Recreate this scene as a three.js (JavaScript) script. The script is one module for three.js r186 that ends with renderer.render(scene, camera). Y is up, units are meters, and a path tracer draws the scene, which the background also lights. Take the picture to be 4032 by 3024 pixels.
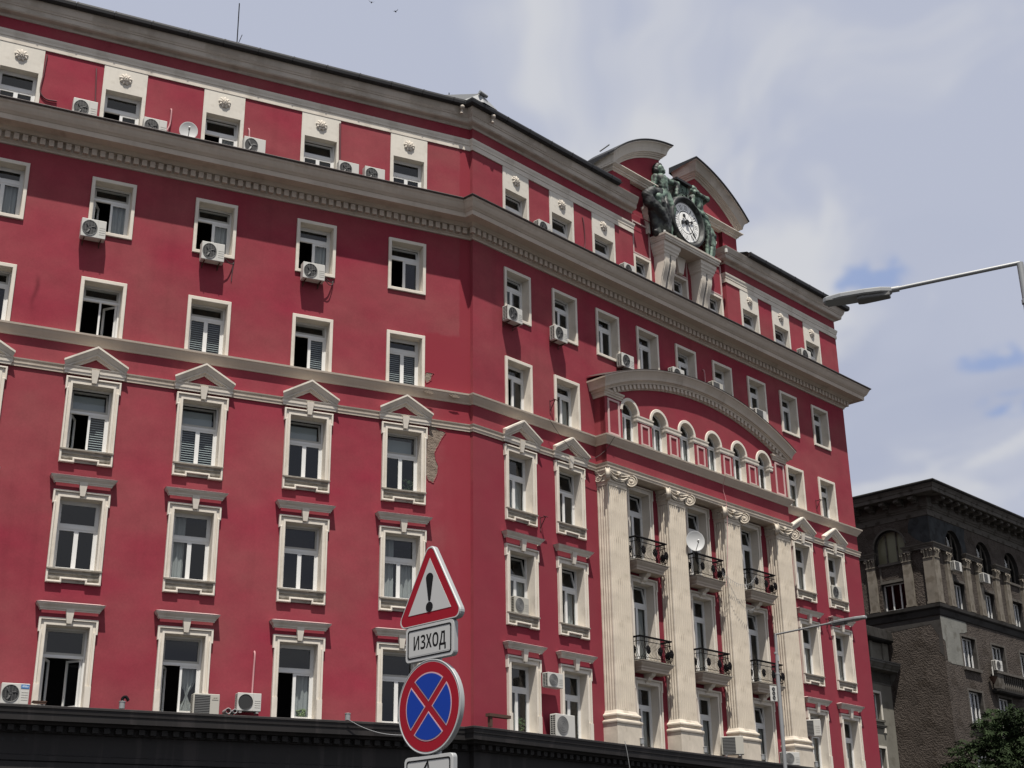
import * as THREE from 'three';
import { mergeGeometries } from 'three/addons/utils/BufferGeometryUtils.js';
import { RoundedBoxGeometry } from 'three/addons/geometries/RoundedBoxGeometry.js';
import { MarchingCubes } from 'three/addons/objects/MarchingCubes.js';

// ---------------------------------------------------------------- camera, sky, sun, exposure
const scene = new THREE.Scene();
const camera = new THREE.PerspectiveCamera(31.134, 4 / 3, 0.1, 3000);
camera.position.set(0, 1.6, 0);
camera.rotation.order = 'YXZ';
camera.rotation.set(0.373024, 0, -0.013339);
const renderer = new THREE.WebGLRenderer();
renderer.toneMapping = THREE.LinearToneMapping;
renderer.toneMappingExposure = 1.34;
renderer.shadowMap.enabled = true;

// small seeded noise kit
function rng(seed) { let s = seed >>> 0; return () => { s = (s + 0x6D2B79F5) | 0; let t = Math.imul(s ^ (s >>> 15), 1 | s); t = (t + Math.imul(t ^ (t >>> 7), 61 | t)) ^ t; return ((t ^ (t >>> 14)) >>> 0) / 4294967296; }; }
function hash2(x, y, s) { let h = Math.imul(x, 374761393) + Math.imul(y, 668265263) + Math.imul(s, 1274126177); h = Math.imul(h ^ (h >>> 13), 1274126177); return ((h ^ (h >>> 16)) >>> 0) / 4294967296; }
function vnoise(x, y, s = 0, per = 0) {
  let xi = Math.floor(x), yi = Math.floor(y); const fx = x - xi, fy = y - yi;
  const u = fx * fx * (3 - 2 * fx), v = fy * fy * (3 - 2 * fy);
  let x1 = xi + 1, y1 = yi + 1;
  if (per) { xi = ((xi % per) + per) % per; x1 = ((x1 % per) + per) % per; yi = ((yi % per) + per) % per; y1 = ((y1 % per) + per) % per; }
  const a = hash2(xi, yi, s), b = hash2(x1, yi, s), c = hash2(xi, y1, s), d = hash2(x1, y1, s);
  return a + (b - a) * u + (c - a) * v + (a - b - c + d) * u * v;
}
function fbm(x, y, s = 0, oct = 5, per = 0, gain = 0.5) { let a = 0.5, t = 0, n = 0; for (let i = 0; i < oct; i++) { t += a * vnoise(x, y, s + i * 17, per); n += a; a *= gain; x *= 2; y *= 2; if (per) per *= 2; } return t / n; }
const clamp = (x, a = 0, b = 1) => Math.min(b, Math.max(a, x));
const smooth = (a, b, x) => { const t = clamp((x - a) / (b - a)); return t * t * (3 - 2 * t); };
const lin = (c) => { c /= 255; return c <= 0.04045 ? c / 12.92 : Math.pow((c + 0.055) / 1.055, 2.4); };
const toS = (c) => { c = clamp(c); return Math.round(255 * (c <= 0.0031308 ? 12.92 * c : 1.055 * Math.pow(c, 1 / 2.4) - 0.055)); };

// overcast-bright sky with high thin cloud and a few blue gaps
{
  const w = 2048, h = 1024, data = new Float32Array(w * h * 4);
  const grey = [lin(184), lin(190), lin(208)], pale = [lin(209), lin(211), lin(217)], deep = [lin(166), lin(174), lin(197)], blue = [lin(146), lin(166), lin(207)];
  for (let j = 0; j < h; j++) {
    const el = ((j + 0.5) / h - 0.5) * Math.PI, y = Math.sin(el), c = Math.cos(el);
    for (let i = 0; i < w; i++) {
      const th = ((i + 0.5) / w - 0.5) * 2 * Math.PI, x = Math.cos(th) * c, z = Math.sin(th) * c;
      const k = 1 / (Math.max(y, 0) + 0.22), px = x * k * 2.3 + 40, pz = z * k * 2.3 + 40;
      const wx = fbm(px * 1.1, pz * 1.1, 5, 4), wz = fbm(px * 1.1 + 9, pz * 1.1 + 3, 8, 4);
      let a = fbm(px * 1.5 + wx * 1.8, pz * 1.5 + wz * 1.8, 11, 6, 0, 0.52);
      const b = fbm(px * 0.7 + 3 + wx, pz * 0.7 + wz, 31, 5);
      let lo = smooth(0.42, 0.60, a), dk = smooth(0.52, 0.66, b) * 0.75;
      lo = clamp(lo + 0.45 * smooth(0.42, 0.16, y) * smooth(0.3, 0.6, fbm(px * 2.2, pz * 2.2, 77, 4)));   // whiter banks low down
      // gaps of blue between the banks
      const az = Math.atan2(x, -z) * 57.2958, e = el * 57.2958;
      const g1 = Math.exp(-(((az - 16.1) / 1.9) ** 2) - (((e - 24.7) / 0.95) ** 2)), g2 = Math.exp(-(((az - 20.9) / 2.0) ** 2) - (((e - 20.9) / 0.55) ** 2)), g3 = Math.exp(-(((az - 21.6) / 1.9) ** 2) - (((e - 19.0) / 0.6) ** 2)), g4 = 0.6 * Math.exp(-(((az - 22.5) / 2.2) ** 2) - (((e - 15.2) / 1.2) ** 2));
      const gap = smooth(0.30, 0.80, (g1 + g2 + g3 + g4) * (1.9 * fbm(az * 1.1 + wx * 3, e * 2.2 + wz * 3, 91, 5) - 0.10)) * 0.85;
      for (let q = 0; q < 3; q++) {
        let v = grey[q] + (pale[q] - grey[q]) * lo; v += (deep[q] - v) * dk * 0.7 * (1 - lo * 0.6); v += (blue[q] - v) * gap;
        if (y < 0) v *= 0.35;
        data[(j * w + i) * 4 + q] = v * 0.98 / 1.34;
      }
      data[(j * w + i) * 4 + 3] = 1;
    }
  }
  const t = new THREE.DataTexture(data, w, h, THREE.RGBAFormat, THREE.FloatType);
  t.mapping = THREE.EquirectangularReflectionMapping; t.magFilter = t.minFilter = THREE.LinearFilter; t.needsUpdate = true;
  scene.background = t; scene.environment = t;
}
const sun = new THREE.DirectionalLight(new THREE.Color(1, 0.945, 0.87), 4.9);
sun.position.set(0.1508 * 60, 2.55 * 60, 1.0391 * 60); sun.target.position.set(5, 15, -50); sun.position.add(sun.target.position);
sun.castShadow = true; sun.shadow.mapSize.set(4096, 4096); sun.shadow.radius = 1;
Object.assign(sun.shadow.camera, { left: -70, right: 70, top: 70, bottom: -70, near: 1, far: 400 });
scene.add(sun, sun.target);

// ---------------------------------------------------------------- frames of the two wings
const FR = {};
for (const [k, yaw, D] of [['a', 0.453743524, 42], ['b', 0.812116665, 32.59640818]]) FR[k] = { yaw, D, t: new THREE.Vector3(Math.cos(yaw), 0, -Math.sin(yaw)), n: new THREE.Vector3(Math.sin(yaw), 0, Math.cos(yaw)) };
const P = (w, u, h, d = 0) => { const f = FR[w]; return new THREE.Vector3().addScaledVector(f.n, d - f.D).addScaledVector(f.t, u).setY(h); };

// ---------------------------------------------------------------- bookkeeping
const counts = {};
function numbered(n) { counts[n] = (counts[n] ?? -1) + 1; return counts[n] ? n + '_' + String(counts[n]).padStart(3, '0') : n; }
function tag(o, label, category, group) { o.userData.label = label; if (category) o.userData.category = category; if (group) o.userData.group = group; return o; }
function thing(name, label, category, pos = [0, 0, 0], yaw = 0, group) {
  const g = new THREE.Group(); g.name = numbered(name); if (pos.isVector3) g.position.copy(pos); else g.position.set(...pos); g.rotation.y = yaw; scene.add(g); return tag(g, label, category, group);
}
function prep(g) {   // plain, unindexed, with position, normal, uv only
  if (g.index) g = g.toNonIndexed();
  if (!g.attributes.normal) g.computeVertexNormals();
  for (const k of Object.keys(g.attributes)) if (!['position', 'normal', 'uv'].includes(k)) g.deleteAttribute(k);
  if (!g.attributes.uv) g.setAttribute('uv', new THREE.BufferAttribute(new Float32Array(g.attributes.position.count * 2), 2));
  return g;
}
function metricUV(g, s) {  // uv in metres / s by the dominant axis of each face
  g = prep(g); const p = g.attributes.position, uv = g.attributes.uv, a = new THREE.Vector3(), b = new THREE.Vector3(), c = new THREE.Vector3();
  for (let i = 0; i < p.count; i += 3) {
    a.fromBufferAttribute(p, i); b.fromBufferAttribute(p, i + 1); c.fromBufferAttribute(p, i + 2);
    const n = b.clone().sub(a).cross(c.clone().sub(a)), ax = Math.abs(n.x), ay = Math.abs(n.y), az = Math.abs(n.z);
    [a, b, c].forEach((v, k) => { if (az >= ax && az >= ay) uv.setXY(i + k, v.x / s, v.y / s); else if (ax >= ay) uv.setXY(i + k, v.z / s + 0.37, v.y / s); else uv.setXY(i + k, v.x / s, v.z / s + 0.21); });
  }
  return g;
}
function part(name, geo, mat, parent) {
  let g = Array.isArray(geo) ? mergeGeometries(geo.map(prep)) : geo;
  if (mat.userData.tile && !g.userData.keepUV && !g.userData.metric) { const s = g; g = s.userData.conv || metricUV(s, mat.userData.tile); g.userData = { metric: true }; s.userData.conv = g; }
  const m = new THREE.Mesh(g, mat); m.name = name; m.castShadow = m.receiveShadow = true; if (parent) parent.add(m); return m;
}
const box = (x0, x1, y0, y1, z0, z1) => new THREE.BoxGeometry(x1 - x0, y1 - y0, z1 - z0).translate((x0 + x1) / 2, (y0 + y1) / 2, (z0 + z1) / 2);
function quad(a, b, c, d) { const g = new THREE.BufferGeometry(); g.setAttribute('position', new THREE.Float32BufferAttribute([...a, ...b, ...c, ...a, ...c, ...d], 3)); g.computeVertexNormals(); return prep(g); }
function bar(a, b, r, seg = 6) { a = new THREE.Vector3(...a); b = new THREE.Vector3(...b); const l = a.distanceTo(b), g = new THREE.CylinderGeometry(r, r, l, seg); g.applyQuaternion(new THREE.Quaternion().setFromUnitVectors(new THREE.Vector3(0, 1, 0), b.clone().sub(a).normalize())); const m = a.add(b).multiplyScalar(0.5); return g.translate(m.x, m.y, m.z); }
function tube(pts, r, seg = 24, rad = 6) { return new THREE.TubeGeometry(new THREE.CatmullRomCurve3(pts.map((p) => new THREE.Vector3(...p))), seg, r, rad); }
function shape(pts, holes = []) { const s = new THREE.Shape(pts.map((p) => new THREE.Vector2(...p))); for (const h of holes) s.holes.push(new THREE.Path(h.map((p) => new THREE.Vector2(...p)))); return s; }
const rectPts = (x0, x1, y0, y1) => [[x0, y0], [x1, y0], [x1, y1], [x0, y1]];
const slab = (s, z0, z1, bev = 0) => { const g = new THREE.ExtrudeGeometry(s, { depth: z1 - z0 - (bev ? bev : 0), bevelEnabled: !!bev, bevelSize: bev, bevelThickness: bev, bevelOffset: -bev, bevelSegments: 1, curveSegments: 12 }); return g.translate(0, 0, z0); };
// rings of matching points -> quads; each ring is a profile from low/inner to high/outer
function skin(rings, capA = true, capB = true) {
  const pos = []; const push = (...v) => v.forEach((p) => pos.push(p[0], p[1], p[2]));
  for (let i = 0; i + 1 < rings.length; i++) for (let k = 0; k + 1 < rings[i].length; k++) { const a = rings[i][k], b = rings[i + 1][k], c = rings[i + 1][k + 1], d = rings[i][k + 1]; push(a, b, c, a, c, d); }
  const cap = (r, flip) => { // fan on the profile's own plane
    const o = new THREE.Vector3(...r[0]), A = new THREE.Vector3(0, 1, 0); let far = r[0]; r.forEach((p) => { if (Math.hypot(p[0] - r[0][0], p[2] - r[0][2]) > Math.hypot(far[0] - r[0][0], far[2] - r[0][2])) far = p; });
    const B = new THREE.Vector3(far[0] - r[0][0], 0, far[2] - r[0][2]).normalize();
    const pts2 = r.map((p) => { const v = new THREE.Vector3(...p).sub(o); return new THREE.Vector2(v.dot(B), v.dot(A)); });
    for (const t of THREE.ShapeUtils.triangulateShape(pts2, [])) flip ? push(r[t[0]], r[t[2]], r[t[1]]) : push(r[t[0]], r[t[1]], r[t[2]]);
  };
  if (capA) cap(rings[0], true); if (capB) cap(rings[rings.length - 1], false);
  const g = new THREE.BufferGeometry(); g.setAttribute('position', new THREE.Float32BufferAttribute(pos, 3)); g.computeVertexNormals(); return prep(g);
}
// sweep a profile [[offset,height]...] along a plan line [[x,z]...] that runs left to right seen from outside
function sweep(pts, prof, capA = true, capB = true) {
  const N = pts.length, nrm = [];
  for (let i = 0; i + 1 < N; i++) { const dx = pts[i + 1][0] - pts[i][0], dz = pts[i + 1][1] - pts[i][1], l = Math.hypot(dx, dz); nrm.push([-dz / l, dx / l]); }
  const rings = pts.map((p, i) => { const a = nrm[Math.max(0, i - 1)], b = nrm[Math.min(N - 2, i)]; const k = 1 / (1 + a[0] * b[0] + a[1] * b[1]); const m = [(a[0] + b[0]) * k, (a[1] + b[1]) * k]; return prof.map(([o, h]) => [p[0] + m[0] * o, h, p[1] + m[1] * o]); });
  return skin(rings, capA, capB);
}
// same in a wing's own coordinates: plan points are [u, d], so z runs outward
const sweepUD = (pts, prof, a = true, b = true) => sweep(pts, prof, a, b);

const ALB = 0.78;
// ---------------------------------------------------------------- materials
function tex(w, h, f, srgb = true, rep = true) {
  const d = new Uint8Array(w * h * 4); for (let j = 0; j < h; j++) for (let i = 0; i < w; i++) { const c = f(i / w, j / h), k = (j * w + i) * 4; if (srgb) { d[k] = toS(c[0]); d[k + 1] = toS(c[1]); d[k + 2] = toS(c[2]); } else { d[k] = d[k + 1] = d[k + 2] = Math.round(255 * clamp(c)); } d[k + 3] = 255; }
  const t = new THREE.DataTexture(d, w, h, THREE.RGBAFormat); if (srgb) t.colorSpace = THREE.SRGBColorSpace; t.magFilter = THREE.LinearFilter; t.minFilter = THREE.LinearMipmapLinearFilter; t.generateMipmaps = true; if (rep) t.wrapS = t.wrapT = THREE.RepeatWrapping; t.needsUpdate = true; return t;
}
const plasterBump = tex(512, 512, (x, y) => 0.55 * fbm(x * 24, y * 24, 3, 4, 24) + 0.45 * fbm(x * 6, y * 6, 9, 3, 6), false);
const roughBump = tex(512, 512, (x, y) => { const a = fbm(x * 40, y * 40, 3, 3, 40); return 0.7 * a + 0.3 * Math.abs(fbm(x * 16, y * 16, 13, 3, 16) * 2 - 1); }, false);
const stone = (rgb, seed, amt = 0.16, dirt = 0.25) => tex(512, 512, (x, y) => {
  const a = fbm(x * 4, y * 4, seed, 5, 4) - 0.5, s = fbm(x * 22, y * 2, seed + 5, 4, 2 * 11) - 0.5, f = vnoise(x * 256, y * 256, seed + 9, 256) - 0.5;
  const k = 1 + amt * 2 * a + 0.1 * s + 0.06 * f, dd = dirt * smooth(0.56, 0.75, fbm(x * 5 + 3, y * 5, seed + 21, 5, 5)); return [rgb[0] * k * (1 - dd), rgb[1] * k * (1 - dd * 1.06), rgb[2] * k * (1 - dd * 1.15)];
});
function mat(o, tile) { const m = (o.roughness ?? 0.85) >= 0.8 ? new THREE.MeshPhysicalMaterial(Object.assign({ roughness: 0.85, metalness: 0, specularIntensity: 0.25 }, o)) : new THREE.MeshStandardMaterial(Object.assign({ metalness: 0 }, o)); m.color.multiplyScalar(ALB); if (tile) m.userData.tile = tile; return m; }

const C = (r, g, b) => new THREE.Color().setRGB(r, g, b);
const RED = [0.308, 0.057, 0.073];
const redPaint = (x, y, seed) => {   // x, y in metres
  const a = fbm(x * 0.35, y * 0.35, seed, 5) - 0.5, b = fbm(x * 1.6, y * 2.4, seed + 7, 4) - 0.5, f = vnoise(x * 30, y * 30, seed + 3) - 0.5, st = smooth(0.55, 0.8, fbm(x * 2.6, y * 0.16, seed + 40, 4));
  const k = 1 + 0.20 * a + 0.22 * b + 0.10 * f - 0.06 * st, w = 0.5 + fbm(x * 0.5 + 20, y * 0.8, seed + 50, 4) * 1.0;
  return [RED[0] * k, RED[1] * k * w, RED[2] * k * (0.55 + 0.45 * w)];
};
function wallTex(u0, u1, h0, h1, seed, extra) { const n = 1536; return tex(n, n, (x, y) => { const u = u0 + x * (u1 - u0), h = h0 + y * (h1 - h0); let c = redPaint(u, h, seed); return extra ? extra(u, h, c) : c; }, true, false); }
const mixc = (a, b, t) => a.map((v, i) => v + (b[i] - v) * t);
const freshRed = [0.285, 0.036, 0.052];
const wobble = (u, h) => (fbm(u * 2.2, h * 2.2, 61, 4) - 0.5) * 0.7;
const M = {
  redA: mat({ map: wallTex(-5, 19, 6.5, 30.5, 100, (u, h, c) => {
    const w = wobble(u, h); let t = smooth(17.02, 17.12, u + w * 0.3) * smooth(21.45, 21.3, h + w * 0.5) * smooth(18.6, 19.2, h) * 0.85;
    t = Math.max(t, smooth(17.3, 18.0, u + w) * smooth(19.2, 18.6, h) * 0.7 * (0.5 + fbm(u * 3, h * 0.4, 71, 4)), smooth(18.35, 18.42, u + w * 0.15) * 0.8);
    c = mixc(c, freshRed, clamp(t)); const s1 = Math.exp(-(((u - 3.75 - (fbm(h * 2, 0, 4, 3) - 0.5) * 0.2) / 0.07) ** 2)) * smooth(19.2, 20.6, h) * smooth(21.1, 20.6, h) * 0.4; return c.map((v) => v * (1 - s1)); }), bumpMap: null, roughness: 0.92 }),
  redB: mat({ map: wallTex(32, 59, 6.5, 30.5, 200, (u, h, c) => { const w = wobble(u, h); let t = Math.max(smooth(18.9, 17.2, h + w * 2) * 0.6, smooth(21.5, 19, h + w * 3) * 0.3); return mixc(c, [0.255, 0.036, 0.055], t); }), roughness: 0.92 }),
  red: mat({ map: tex(1024, 1024, (x, y) => { const s = (a) => { const r = redPaint(x * 8, y * 8, a); return r; }; return mixc(s(300), freshRed, 0.25); }), bumpMap: plasterBump, bumpScale: 0.003, roughness: 0.92 }, 8),
  trim: mat({ map: stone([0.76, 0.70, 0.61], 1, 0.10, 0.12), bumpMap: plasterBump, bumpScale: 0.004, roughness: 0.88 }, 2.4),
  cornice: mat({ map: stone([0.62, 0.535, 0.445], 2, 0.12, 0.15), bumpMap: plasterBump, bumpScale: 0.004, roughness: 0.9 }, 3),
  upper: mat({ map: stone([0.64, 0.575, 0.50], 3, 0.16, 0.22), bumpMap: plasterBump, bumpScale: 0.005, roughness: 0.9 }, 3.5),
  cream: mat({ map: stone([0.74, 0.70, 0.62], 4, 0.1, 0.12), bumpMap: plasterBump, bumpScale: 0.003, roughness: 0.9 }, 2),
  column: mat({ map: stone([0.70, 0.625, 0.52], 5, 0.2, 0.2), bumpMap: plasterBump, bumpScale: 0.005, roughness: 0.9 }, 1.6),
  sill: mat({ map: stone([0.40, 0.365, 0.31], 6, 0.25, 0.4), roughness: 0.9 }, 1.5),
  pvc: mat({ color: C(0.82, 0.82, 0.80), roughness: 0.42 }),
  pvcOld: mat({ color: C(0.50, 0.49, 0.45), roughness: 0.55 }),
  glass: new THREE.MeshPhysicalMaterial({ color: C(0.80, 0.86, 0.88), roughness: 0.02, metalness: 0, transmission: 1, thickness: 0, ior: 1.55 }),
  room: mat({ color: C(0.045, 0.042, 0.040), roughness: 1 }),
  curtain: mat({ color: C(0.42, 0.41, 0.39), roughness: 1 }),
  paper: mat({ color: C(0.46, 0.47, 0.46), roughness: 1 }),
  blind: mat({ color: C(0.45, 0.47, 0.46), roughness: 0.7 }),
  sheet: mat({ color: C(0.020, 0.020, 0.022), roughness: 0.6, metalness: 0.2 }),
  flashing: mat({ color: C(0.055, 0.040, 0.035), roughness: 0.6 }),
  base: mat({ map: tex(512, 512, (x, y) => { const a = fbm(x * 5, y * 5, 401, 5, 5), s = smooth(0.62, 0.74, fbm(x * 26, y * 1.0, 402, 3, 26)); const k = 0.62 + 0.75 * a + 1.3 * s; return [0.0135 * k, 0.0112 * k, 0.0108 * k]; }), roughness: 0.72 }, 5),
  black: mat({ color: C(0.008, 0.008, 0.009), roughness: 0.6 }),
  iron: mat({ color: C(0.008, 0.007, 0.008), roughness: 0.85 }),
  ac: mat({ color: C(0.60, 0.59, 0.55), roughness: 0.45 }),
  acBeige: mat({ color: C(0.50, 0.48, 0.42), roughness: 0.5 }),
  fanDark: mat({ color: C(0.05, 0.05, 0.05), roughness: 0.6 }),
  acGrey: mat({ color: C(0.16, 0.16, 0.155), roughness: 0.5 }),
  coil: mat({ color: C(0.02, 0.02, 0.02), roughness: 0.6 }),
  acBlue: mat({ color: C(0.10, 0.25, 0.48), roughness: 0.4 }),
  steel: mat({ color: C(0.36, 0.37, 0.37), roughness: 0.45, metalness: 0.35 }),
  galv: mat({ color: C(0.42, 0.43, 0.43), roughness: 0.5, metalness: 0.25 }),
  rust: mat({ color: C(0.10, 0.06, 0.045), roughness: 0.8 }),
  wire: mat({ color: C(0.05, 0.04, 0.04), roughness: 0.7 }),
  pink: mat({ color: C(0.56, 0.27, 0.28), roughness: 0.7 }),
  redPipe: mat({ color: C(0.11, 0.016, 0.024), roughness: 0.7 }),
  dish: mat({ color: C(0.58, 0.585, 0.575), roughness: 0.45 }),
};
M.trimRed = mat({ color: C(0.60, 0.43, 0.41), roughness: 0.85 });

// ---------------------------------------------------------------- ground
{
  const g = new THREE.Mesh(new THREE.PlaneGeometry(3000, 3000).rotateX(-Math.PI / 2), mat({ map: (() => { const t = stone([0.052, 0.051, 0.05], 41, 0.3, 0.3); t.repeat.set(500, 500); return t; })(), roughness: 0.92 }));
  g.name = 'road'; g.receiveShadow = true; g.userData = { kind: 'structure', label: 'dark asphalt street in front of the buildings' }; scene.add(g);
}

// ---------------------------------------------------------------- the crimson corner building
const red = thing('office_building', 'crimson six storey corner building with cream trim, fluted columns and a clock gable', 'building', P('b', 32.357, 0, 0));
const inRed = (o, w, u = 0, h = 0, d = 0) => { o.position.copy(P(w, u, h, d)).sub(red.position); o.rotation.y = FR[w].yaw; return o; };
const rp = (name, w, geo, m, parent = red) => { const o = part(name, geo, m, parent); return parent === red ? inRed(o, w) : o; };
function group(name, w, u = 0, h = 0, d = 0, parent = red) { const g = new THREE.Group(); g.name = name; parent.add(g); return inRed(g, w, u, h, d); }
// plan line of the facade in the building's own axes
const XZ = (w, u, d) => { const p = P(w, u, 0, d).sub(red.position); return [p.x, p.z]; };
const colA = { '-1': -1.05, 0: 2.41, 1: 5.84, 2: 9.29, 3: 12.875, 4: 16.31 }, colB = [0, 34.73, 37.43, 40.06, 42.67, 45.33, 48.02, 50.71, 53.34, 56.09], bays = [41.55, 45.35, 49.15];
const ROW = { 1: { W: 1.22, h: 22.88, H: 1.81, tb: 1.30 }, 2: { W: 1.22, h: 19.22, H: 1.81, tb: 1.32 }, 3: { W: 1.25, h: 15.33, H: 2.14, tb: 1.33 }, 4: { W: 1.25, h: 11.60, H: 2.19, tb: 1.36 }, 5: { W: 1.25, h: 7.56, H: 2.34, tb: 1.50 }, 0: { W: 1.22, h: 26.62, H: 1.63, tb: 0.98 } };
const holeOf = (uc, r) => rectPts(uc - ROW[r].W / 2, uc + ROW[r].W / 2, ROW[r].h, ROW[r].h + ROW[r].H);
function wallSheet(w, s, m, u0, u1, h0, h1) { const g = prep(new THREE.ShapeGeometry(s)); const p = g.attributes.position, uv = g.attributes.uv; for (let i = 0; i < p.count; i++) uv.setXY(i, (p.getX(i) - u0) / (u1 - u0), (p.getY(i) - h0) / (h1 - h0)); g.userData.keepUV = true; return rp('wall', w, g, m); }
{
  const ha = []; for (const k of ['-1', 0, 1, 2, 3, 4]) for (let r = 0; r < 6; r++) ha.push(holeOf(colA[k], r));
  wallSheet('a', shape(rectPts(-5, 18.82, 6.8, 30.25), ha), M.redA, -5, 19, 6.5, 30.5);
  const hb = [rectPts(42.05, 48.9, 26.45, 30.2), rectPts(39.4, 51.3, 19.15, 21.15)];
  for (const i of [1, 2, 8, 9]) for (const r of [2, 3, 4, 5]) hb.push(holeOf(colB[i], r));
  for (let i = 1; i < 10; i++) { hb.push(holeOf(colB[i], 1)); if (i < 4 || i > 6) hb.push(holeOf(colB[i], 0)); }
  for (const u of bays) { hb.push(rectPts(u - .625, u + .625, 14.52, 17.47)); hb.push(rectPts(u - .625, u + .625, 10.68, 13.79)); hb.push(rectPts(u - .625, u + .625, 7.56, 9.9)); }
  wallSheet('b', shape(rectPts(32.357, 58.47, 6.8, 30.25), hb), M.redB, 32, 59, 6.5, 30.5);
  // short canted strip between the wings, end walls, back and floor slabs
  const s = (a, b, h0, h1) => quad([a[0], h0, a[1]], [b[0], h0, b[1]], [b[0], h1, b[1]], [a[0], h1, a[1]]);
  const A1 = XZ('a', 18.82, 0), B0 = XZ('b', 32.357, 0), B1 = XZ('b', 58.47, 0), B2 = XZ('b', 58.47, -14), AB = XZ('a', 10, -14), A0 = XZ('a', -5, 0), A2 = XZ('a', -5, -14);
  part('corner_strip', s(A1, B0, 6.8, 30.25), M.red, red);
  part('end_wall', s(B1, B2, 0, 30.25), M.red, red); part('end_wall', s(A2, A0, 0, 30.25), M.red, red);
  part('back_wall', [s(B2, AB, 0, 30.25), s(AB, A2, 0, 30.25)], M.red, red);
}
const facade = (a = {}) => [XZ('a', -5, 0), XZ('a', 18.82, 0), XZ('b', 32.357, 0), XZ('b', 58.47, 0), XZ('b', 58.47, -14)];
const facadeRis = (d) => [XZ('a', -5, 0), XZ('a', 18.82, 0), XZ('b', 32.357, 0), XZ('b', 39.05, 0), XZ('b', 39.05, d), XZ('b', 51.67, d), XZ('b', 51.67, 0), XZ('b', 58.47, 0), XZ('b', 58.47, -14)];
// main cornice with its dentils
{
  const c = part('main_cornice', sweep(facade(), [[0, 25.37], [.05, 25.38], [.06, 25.44], [.10, 25.47], [.12, 25.50], [.12, 25.745], [.26, 25.75], [.29, 25.79], [.35, 25.83], [.38, 25.86], [.74, 25.865], [.75, 25.85], [.79, 25.85], [.80, 26.03], [.83, 26.05], [.85, 26.08], [.90, 26.13], [.95, 26.22], [.99, 26.32], [1.03, 26.37], [1.035, 26.43]], true, true), M.cornice, red);
  part('cornice_flashing', sweep(facade(), [[1.02, 26.43], [1.085, 26.43], [1.10, 26.47], [1.085, 26.495], [0, 26.60]]), M.flashing, c);
  const dg = metricUV(new THREE.BoxGeometry(.168, .225, .13), 3); dg.userData.metric = true;
  const put = (w, u) => { const d = part('dentil', dg, M.cornice, c); d.position.copy(P(w, u, 25.617, .19)).sub(red.position); d.rotation.y = FR[w].yaw; };
  for (let u = 0.0 + .135; u < 18.6; u += .2745) put('a', u - .02 + .0);
  for (let u = 32.18; u < 58.75; u += .2835) put('b', u);
  put('a', -.14);
}
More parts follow.
